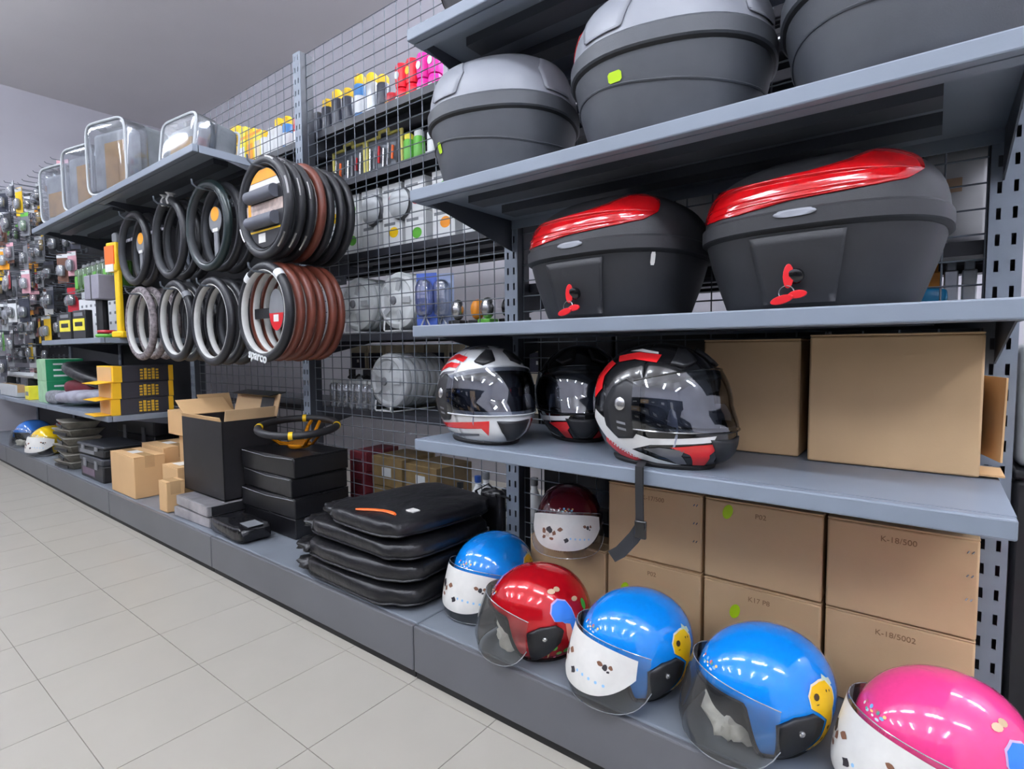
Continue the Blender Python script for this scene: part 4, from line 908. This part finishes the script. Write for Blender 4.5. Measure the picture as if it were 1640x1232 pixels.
for i in range(6):
    t = thing('glasses_pack', 'small black and white eyewear pack above the clear jars, %s' % ['leaning', 'upright', 'lying', 'tilted', 'flat', 'folded'][i], 'pack', (-2.38 + .06 * i, .22, .6355), .2 * i, 'eyewear packs')
    MB().box(-.03, .03, -.01, .01, 0, .17).build('card', M_WHITE if i % 2 else M_BLACK, t); MB().tube([(-.028, -.014, .13), (0, -.02, .145), (.028, -.014, .13)], .006, 6).build('frame', M_BLACK, t)
# sixth tier: dark red and olive boxes
for i, (x, y, w_, hh, mm, lab) in enumerate(((-2.16, .16, .055, .10, 'm', 'dark red box, bottom of the stack behind the mesh'), (-2.16, .16, .055, .10, 'm', 'dark red box, middle of the stack behind the mesh'), (-2.16, .16, .055, .09, 'm', 'dark red box, top of the stack behind the mesh'), (-1.98, .18, .10, .15, 'o', 'olive carton with white label, lower, behind the mesh'), (-1.98, .18, .10, .13, 'o', 'olive carton with white label, upper, behind the mesh'), (-1.76, .18, .10, .15, 'o', 'olive brown carton next to the slotted upright, lower'), (-1.76, .18, .10, .12, 'o', 'olive brown carton next to the slotted upright, upper'))):
    zb = .1508 + {0: 0, 1: .101, 2: .202, 3: 0, 4: .151, 5: 0, 6: .151}[i]
    t = thing('product_box', lab, 'box', (x, y, zb), .06 * ((i % 3) - 1))
    MB().box(-w_, w_, -.10, .10, 0, hh).build('body', mat('maroon card', (104, 34, 42), .5, 0, .1, 20) if mm == 'm' else mat('olive card', (112, 92, 56), .6, 0, .15, 20), t, bevel=.003)
    MB().box(-.03, .03, -.1012, -.10, hh * .35, hh * .65).build('label', M_LGREY if mm == 'o' else mat('maroon print', (70, 20, 26), .6), t)
for i in range(7):
    t = thing('cleaning_bottle', 'white plastic bottle standing behind the mesh, %s' % ['beside the olive cartons', 'with a blue cap', 'with a grey cap', 'squat', 'tall', 'near the slotted upright', 'with a red cap'][i], 'bottle', (-1.58 + .068 * i, .12 + .03 * (i % 2), .1508), 0, 'white bottles behind the mesh')
    hh = .22 + .03 * (i % 3); MB().lathe([(.026, 0), (.03, .005), (.03, hh * .7), (.012, hh * .85), (.012, hh * .9)], 14).build('body', M_WHITE, t, smooth=40)
    MB().lathe([(.013, hh * .9), (.014, hh * .91), (.014, hh), (.008, hh + .002)], 12).build('cap', [M_BLACK, K['db'], M_GREY, M_BLACK, M_BLACK, M_GREY, K['rd']][i], t)
# silver bottles below the rear top shelf near the tall upright
for i in range(5):
    can(-2.86 + .075 * i, .15, 1.6455, .026, .16, K['sv'], K['wh'], 'bright silver can under the rear top shelf beside the upright', 'silver cans on the rear second tier')
# rear right bay
for i in range(6):
    t = thing('wrapped_pack', 'white film-wrapped pack behind the mesh, %s' % ['beside the last upright', 'with a teal corner', 'behind the red-lens case', 'partly hidden by the case', 'between the two cases', 'left of the cases'][i], 'pack', (-.075 - .145 * i, .20, 1.1155), 0, 'white wrapped packs')
    se_mesh(SE(.068, .08, .11, .3, .3, .04, 20 + i), 28, 10, T(0, 0, .117)).build('film', mat('white film', (206, 206, 206), .18, 0, .12, 9, .2, 20), t, smooth=50)
    MB().box(-.03, .01, -.088, -.086, .12, .15).build('print_mark', [mat('tan mark', (180, 150, 120), .6), mat('teal mark', (60, 150, 160), .6)][i % 2], t)
for i, (cc, lab) in enumerate((('wh', 'white'), ('sv', 'silver grey'), ('or', 'orange'), ('or', 'deep orange'), ('pk', 'pink'), ('pk', 'rose pink'), ('ye2', 'lemon yellow'), ('cr', 'cream'), ('wh', 'plain white'), ('pk', 'light pink'))):
    t = thing('polish_bottle', '%s square polish bottle behind the mesh on the low rear tier' % lab, 'bottle', (-.045 - .032 * i - (.0 if i < 6 else .01), .14, .9805), 0, 'polish bottles')
    MB().box(-.013, .013, -.02, .02, 0, .085).build('body', K[cc], t, bevel=.003); MB().box(-.009, .009, -.012, .012, .085, .105).build('cap', K[cc], t, bevel=.002)
t = thing('cloth_pack', 'bright blue flat cloth pack in front of the polish bottles', 'pack', (-.165, .085, .9805), 0)
se_mesh(SE(.085, .022, .022, .4, .4, .03), 28, 8, T(0, 0, .024)).build('pack', mat('pack cyan', (30, 140, 190), .3), t, smooth=50); MB().box(-.03, .03, -.024, -.022, .012, .03).build('label', mat('pack light', (120, 190, 220), .4), t)
# ---------------------------------------------------------------- far left bays
M_YBOX = mat('black yellow box', (48, 48, 56), .45, 0, .08, 12)
M_YFL = mat('yellow flap', (240, 186, 30), .55, 0, .06, 8)
for i in range(3):
    dx = [.02, .0, -.03][i]
    z0 = .5535 + .0905 * i
    t = thing('yellow_black_box', '%s black product box with open yellow flaps on the grey shelf' % ['lowest', 'middle', 'topmost'][i], 'box', (-3.735 + dx * 0, -.29 - .02 * (2 - i) * 0, z0), .05 * (i - 1), 'open yellow and black boxes')
    MB().box(-.11, .11, -.10, .16, 0, .089).build('body', M_YBOX, t, bevel=.002)
    MB().box(-.11, .112, -.142, -.10, .0, .089).build('yellow_end', M_YFL, t, bevel=.001)
    MB().box(-.106, .09, -.1435, -.142, .006, .083).build('open_inside', M_CARDL, t)
    MB().box(-.105, .105, -.075, 0, 0, .003).build('open_flap', M_YFL, t, loc=(0, -.142, .002), rot=(.12 if i else 0, 0, 0))
    MB().box(.1105, .1115, .135, .16, .0, .089).build('yellow_tail', M_YFL, t)
    for k in range(5):
        b = MB()
        for q in range(4): b.box(.1105, .1116, -.01 + .020 * k - .002 + .005 * 0, .004 + .020 * k - .002, .012 + .016 * q, .022 + .016 * q + (.004 if k % 2 else 0))
        b.build('printed_bars', mat('print gold', (206, 164, 40), .5), t)['kind'] = 'stuff'
for i in range(4):
    j, r = divmod(i, 2)
    t = thing('green_box', 'green and pale lamp box, %s of the %s pair on the grey shelf' % (['lower', 'upper'][r], ['front', 'rear'][j]), 'box', (-5.02 - .24 * j, -.34 + .06 * j, .5535 + .151 * r), 0, 'green lamp boxes')
    MB().box(-.13, .10, -.09, .12, 0, .15).build('body', mat('pale green card', (150, 190, 150), .5, 0, .15, 14), t, bevel=.002)
    MB().box(.1, .102, -.09, .12, 0, .15).build('green_side', mat('deep green card', (20, 128, 84), .5), t)
    for k in range(3): MB().box(.1022, .1028, -.05, .09, .03 + .04 * k, .042 + .04 * k).build('print_line', M_WHITE, t)
t = thing('saddle_cover', 'black and grey folded saddle cover with dark red lining on the shelf', 'cover', (-4.45, -.27, .5535), .2)
se_mesh(SE(.27, .15, .05, .7, .6, .05, 31), 40, 12, T(0, .02, .20) @ RY(.25)).build('top', M_VINYL, t, smooth=60)
se_mesh(SE(.16, .10, .05, .6, .5, .05, 32), 30, 10, T(-.05, -.02, .12)).build('lining', mat('dark red cloth', (96, 22, 34), .6), t, smooth=60)
se_mesh(SE(.26, .14, .045, .7, .6, .06, 33), 36, 10, T(.02, -.04, .064) @ RY(-.05)).build('grey_cloth', mat('silver grey cloth', (150, 150, 162), .6, 0, .3, 16), t, smooth=60)
t = thing('plush_roll', 'grey rolled plush lying before the saddle cover', 'cloth', (-4.79, -.41, .5535), .2); se_mesh(SE(.09, .04, .045, .7, .7, .08, 35), 28, 10, T(0, 0, .046)).build('roll', mat('grey plush', (130, 132, 138), .95, 0, .3, 50, .3, 90), t, smooth=60); MB().torus(.03, .004, 16, 5, 0, T(.118, 0, .046) @ RY(PI / 2)).build('tie', M_BLACK, t)
t = thing('pipe_length', 'white plastic tube lying along the far shelf', 'tube', (-6.0, -.36, .5535), 0); MB().tube([(-.5, 0, .17), (.5, 0, .17)], .022, 12).build('tube', M_LGREY, t)
for q in (-.35, .35): MB().box(q - .02, q + .02, -.03, .03, 0, .15).build('support', M_BLACK, t)
plain(-6.3, -5.75, -.44, -.38, .5535, .65, 'small white-grey box under the white tube on the far shelf', M_LGREY, 0, False)
t = thing('lemon_box', 'small lemon yellow box beside the green boxes', 'box', (-5.42, -.40, .5535)); MB().box(-.06, .06, -.04, .04, 0, .1).build('body', K['ye2'], t, bevel=.002); MB().box(-.04, .04, -.0412, -.04, .03, .06).build('label', M_GREY, t)
# small shelf: yellow labelled packs, white board, grey unit, yellow brush
for i, x in enumerate((-4.42, -4.14)):
    t = thing('yellow_label_pack', ['yellow labelled black pack nearer the green boxes', 'yellow labelled black pack nearer the black strip'][i], 'pack', (x, -.41, .9805), .1, 'yellow labelled packs on the small shelf')
    MB().box(-.085, .085, -.02, .02, .0, .17).build('body', M_BLACK, t, bevel=.004); MB().box(-.078, .078, -.0215, -.02, .05, .12).build('yellow_label', K['ye2'], t); MB().box(-.05, .05, -.023, -.0215, .075, .10).build('dark_print', M_BLACK, t); MB().box(-.06, .06, -.022, -.0205, .135, .155).build('grey_print', M_GREY, t)
t = thing('white_board_pack', 'white perforated switch board pack standing on the small shelf', 'pack', (-4.30, -.28, .9805), .05)
MB().box(-.34, .30, 0, .012, 0, .27).build('board', M_WHITE, t, bevel=.004)
for k in range(24): MB().box(-.012, .012, -.002, 0, -.008, .008).build('hole', M_GREY, t, loc=(-.28 + .075 * (k % 8), 0, .10 + .06 * (k // 8)))
for k in range(3): MB().box(-.05, .05, -.01, .012, .27, .31).build('switch', M_LGREY, t, loc=(-.2 + .2 * k, 0, 0))
t = thing('grey_meter', 'grey boxy meter on a dark stem at the small shelf', 'device', (-3.93, -.37, .9805), .1)
MB().tube([(0, 0, 0), (0, 0, .22)], .03, 10).build('stem', M_BLACK, t); MB().box(-.09, .09, -.05, .05, .22, .36).build('head', mat('lilac grey', (140, 138, 148), .5), t, bevel=.006); MB().box(-.005, .005, -.0515, -.05, .22, .36).build('seam', M_BLACK, t)
t = thing('wire_coil', 'coil of thin coloured wire lying on the small shelf', 'wire', (-3.80, -.39, .9805)); MB().torus(.045, .010, 24, 6, 0, T(0, 0, .012)).build('coil', K['gn'], t); MB().torus(.04, .009, 24, 6, 0, T(.01, 0, .034)).build('red_coil', K['rd'], t)
t = thing('yellow_brush', 'tall yellow snow brush with an orange label standing on the small shelf', 'brush', (-3.675, -.36, .9805), .2)
MB().box(-.02, .02, -.012, .012, .03, .46).build('handle', M_YEL, t, bevel=.006); MB().box(-.07, .02, -.02, .02, .36, .52).build('head', M_YEL, t, bevel=.008); MB().box(-.075, .01, -.024, -.02, .40, .50).build('orange_label', M_ORANGE, t); MB().box(-.075, .0, -.0245, -.02, .36, .40).build('white_label', M_PAPER, t); MB().box(-.05, .05, -.025, .025, 0, .035).build('foot', M_YEL, t, bevel=.008); MB().lathe([(.02, .52), (.02, .56), (.01, .57)], 12).build('tip', M_GREY, t)
t = thing('display_strip', 'black slotted display strip standing at the shelf joint', 'strip', (-4.72, -.07, .9805), 0)
MB().box(-.035, .035, -.012, .012, 0, .68).build('bar', M_BLACK, t, bevel=.003); MB().box(-.06, .01, -.03, -.012, .56, .66).build('clip', M_GREY, t); MB().box(-.1, -.03, -.03, -.02, .42, .54).build('card', mat('lilac card', (176, 170, 182), .6), t)
t = thing('wire_ledge', 'thin wire ledge under the green bottles', 'ledge', (-4.40, -.024, 1.30))
for k in range(6): MB().tube([(-.4, -.05 - .05 * k, 0), (.4, -.05 - .05 * k, 0)], .003, 5).build('long_wire', M_WIRE, t)
for k in range(2): MB().tube([(-.4 + .8 * k, 0, -.004), (-.4 + .8 * k, -.32, -.004)], .004, 5).build('side_wire', M_WIRE, t)
M_GB = clear('green bottle', (120, 180, 70), .5, .06, .35, (110, 170, 60))
for i in range(8):
    t = thing('green_bottle', 'translucent green fluid bottle on the wire ledge, %s from the black strip' % ['first', 'second', 'third', 'fourth', 'fifth', 'sixth', 'seventh', 'eighth'][i], 'bottle', (-4.75 + .095 * i, -.22, 1.3045), 0, 'green bottles on the wire ledge')
    MB().box(-.04, .04, -.055, .055, 0, .16).build('body', M_GB, t, bevel=.012, seg=3); MB().lathe([(.016, .16), (.018, .163), (.018, .19), (.012, .195)], 12).build('cap', M_LGREY, t); MB().box(-.028, .028, -.0565, -.055, .03, .11).build('label', [K['gn'], mat('dim green', (60, 92, 50), .6)][i % 2], t)
# hanging packs on the far panels
PK = [('clear', M_LGREY), ('white', M_WHITE), ('dark', K['dk']), ('yellow', M_YEL), ('red', K['rd']), ('blue', K['db']), ('pink', mat('pale rose', (214, 160, 170), .6)), ('grey', M_GREY), ('orange', M_ORC), ('black', M_BLACK), ('green', K['gn']), ('brown', mat('pack brown', (110, 74, 58), .6))]
wts = [6, 6, 7, 2, 2, 1, 3, 5, 1, 6, 1, 2]
bub = se_mesh(SE(.034, .022, .042, .7, .7), 14, 6).mesh('bubble', clear('pack bubble', (228, 230, 234), .7, .06, .2), 60)
cards = {}
for nme, mm in PK:
    for hh in (.13, .17, .21):
        b = MB(); b.box(-.048, .048, 0, .003, -hh, 0); cards[(nme, hh)] = b.mesh('card', mm, 0)
peg = MB(); peg.tube([(0, .0, 0), (0, -.30, 0), (0, -.31, .01)], .003, 5); peg_me = peg.mesh('peg', M_WIRE, 0)
peg2_me = MB().tube([(0, .0, 0), (0, -.46, 0), (0, -.465, .01)], .003, 5).mesh('peg', M_WIRE, 0)
rr = random.Random(21)
inner = {nme: MB().box(-.022, .022, -.02, -.004, -.035, .035).mesh('contents', mm, 0) for nme, mm in PK}
header = {nme: MB().box(-.048, .048, -.0012, 0, -.03, -.004).mesh('header_print', mm, 0) for nme, mm in PK}
for layer in range(2):
  for ri in range(8 if layer == 0 else 7):
    zr = 2.24 - .21 * ri - .10 * layer
    for ci in range(15 if layer == 0 else 12):
        x = -4.93 - .155 * ci + rr.uniform(-.02, .02) - (.5 if layer else 0)
        if zr < 1.10 and x > -5.9: continue
        nme, mm = rr.choices(PK, wts)[0]; n2, _ = rr.choices(PK, wts)[0]; hh = rr.choice((.13, .17, .21, .17))
        y = (-.18 if layer == 0 else -.37) - rr.uniform(0, .10)
        t = thing('hanging_pack', '%s hanging blister pack with %s contents on the far rack' % (nme, n2), 'pack', (x, y, zr), rr.uniform(-.1, .5), 'hanging packs on the far rack')
        link('card', cards[(nme, hh)], t); link('header_print', header[n2], t); link('contents', inner[n2], t, (0, 0, -hh * .58)); link('bubble', bub, t, (0, -.014, -hh * .58))
        p = thing('peg_hook', 'thin peg hook carrying a pack on the far rack', 'hook', (x, -.022, zr - .012), 0, 'peg hooks on the far rack'); link('peg', peg_me if layer == 0 else peg2_me, p); link('plate', hb, p, (0, .002, 0))
# far end of the base: helmets, trays, toolboxes
kid_helmet(-5.86, -.33, -1.2, 'light blue child\'s helmet with clear visor at the far end of the base', (60, 120, 200), False, 'giraffe', key='farblue')
kid_helmet(-5.30, -.345, -1.1, 'yellow child\'s helmet with white printed visor at the far base end', (240, 200, 24), True, 'giraffe', key='yellow')
kid_helmet(-5.60, -.165, -1.1, 'red child\'s helmet behind the yellow one at the far base end', (190, 40, 44), True, 'dino', key='farred')
for i in range(6):
    t = thing('plastic_tray', 'grey-brown moulded plastic tray, %s in its column on the base' % ['bottom', 'second', 'third', 'fourth', 'fifth', 'top'][i], 'tray', (-4.55 + .015 * (i % 2), -.36, .1508 + .052 * i), .1 * (-1) ** i, 'column of moulded trays')
    b = MB(); b.loft([[(sx * w_, sy * w_ * .7, z_) for sx, sy in ((-1, -1), (1, -1), (1, 1), (-1, 1))] for w_, z_ in ((.10, 0), (.125, .03), (.14, .045), (.14, .05))]); b.build('dish', mat('moulded grey', (124, 120, 110), .5, 0, .2, 30), t, bevel=.004)
    MB().box(-.1, .1, -.104, -.099, .012, .03).build('dark_slot', M_BLACK, t)
for i, (x, y, z_, w_, d_, hh, lab) in enumerate(((-4.02, -.33, .1508, .20, .11, .14, 'black toolbox with grey latches, bottom of its stack'), (-4.03, -.33, .2918, .20, .11, .07, 'shallow black toolbox with grey lid edge on the bottom one'), (-4.12, -.12, .1508, .24, .06, .33, 'large black plastic case behind the toolboxes'))):
    t = thing('toolbox', lab, 'toolbox', (x, y, z_), .05 * i)
    MB().box(-w_, w_, -d_, d_, 0, hh * .7).build('body', M_BLACK, t, bevel=.008); MB().box(-w_ * 1.02, w_ * 1.02, -d_ * 1.03, d_ * 1.03, hh * .7, hh * .98).build('lid', mat('toolbox lid', (52, 54, 60), .4), t, bevel=.008)
    for q in (-.5, .5): MB().box(w_ * q - .02, w_ * q + .02, -d_ - .008, -d_, hh * .5, hh * .85).build('latch', M_GREY, t, bevel=.002)
    MB().box(-w_ * .8, w_ * .3, -d_ - .002, -d_, hh * .15, hh * .45).build('label', [mat('mauve label', (110, 92, 108), .5), M_GREY, M_BLACKG][i], t)

# dark goods stored behind the mesh of the helmet bay
for i in range(4):
    t = thing('dark_carton', 'large matt black carton behind the mesh, %s' % ['behind the big torn carton', 'behind the black helmet', 'behind the set-back helmet', 'behind the white helmet'][i], 'box', (-.16 - .285 * i, .22, .6355), 0, 'black cartons behind the helmets')
    MB().box(-.138, .138, -.17, .17, 0, .31).build('body', M_BBOX, t, bevel=.004); MB().box(-.06, .06, -.172, -.17, .2, .24).build('label', M_RUBBER, t)
for i in range(3):
    t = thing('dark_carton', 'matt black carton on the rear base, %s' % ['behind the pink helmet', 'behind the stacked cartons', 'behind the dark red helmet'][i], 'box', (-.2 - .375 * i, .22, .1508), 0, 'black cartons on the rear base')
    MB().box(-.18, .18, -.17, .17, 0, .44).build('body', M_BBOX, t, bevel=.004); MB().box(-.06, .06, -.172, -.17, .2, .24).build('label', M_RUBBER, t)
shelf(-.6, 0.036, .6345, 1.19, 0.42, 'shade-darkened rear shelf behind the full face helmets', rz=PI)

# unseen shelving and cartons behind the camera, added to cut bounced light
t = thing('bounce_block_shelving', 'unseen dark shelving run added across the aisle to cut bounced light', 'shelving', (-2.9, -2.95, 0))
MB().box(-4.3, 4.3, -.02, .02, 0, 1.36).build('back_panel', M_PANEL, t)
for k, zq in enumerate((.13, .55, .95)): MB().box(-4.3, 4.3, .02, .45, zq - .03, zq).build('deck', M_STEELD, t, bevel=.003)
rg = random.Random(4)
for k, zq in enumerate((.13, .55, .95)):
    for q in range(16):
        hh = rg.uniform(.18, .33); x = -4.1 + .52 * q
        g = thing('bounce_block_carton', 'unseen carton on the light-blocking shelving added across the aisle', 'box', (x - 2.9, -2.74, zq + .0005), 0, 'cartons on the light-blocking shelving')
        mm = rg.choice([M_CARD, M_BBOX, K['dk'], M_GREY, K['db'], M_BBOX]); MB().box(-.22, .22, -.15, .13, 0, hh).build('body', mm, g, bevel=.003); MB().box(-.08, .08, .13, .1312, hh * .3, hh * .6).build('label', M_PAPER, g)
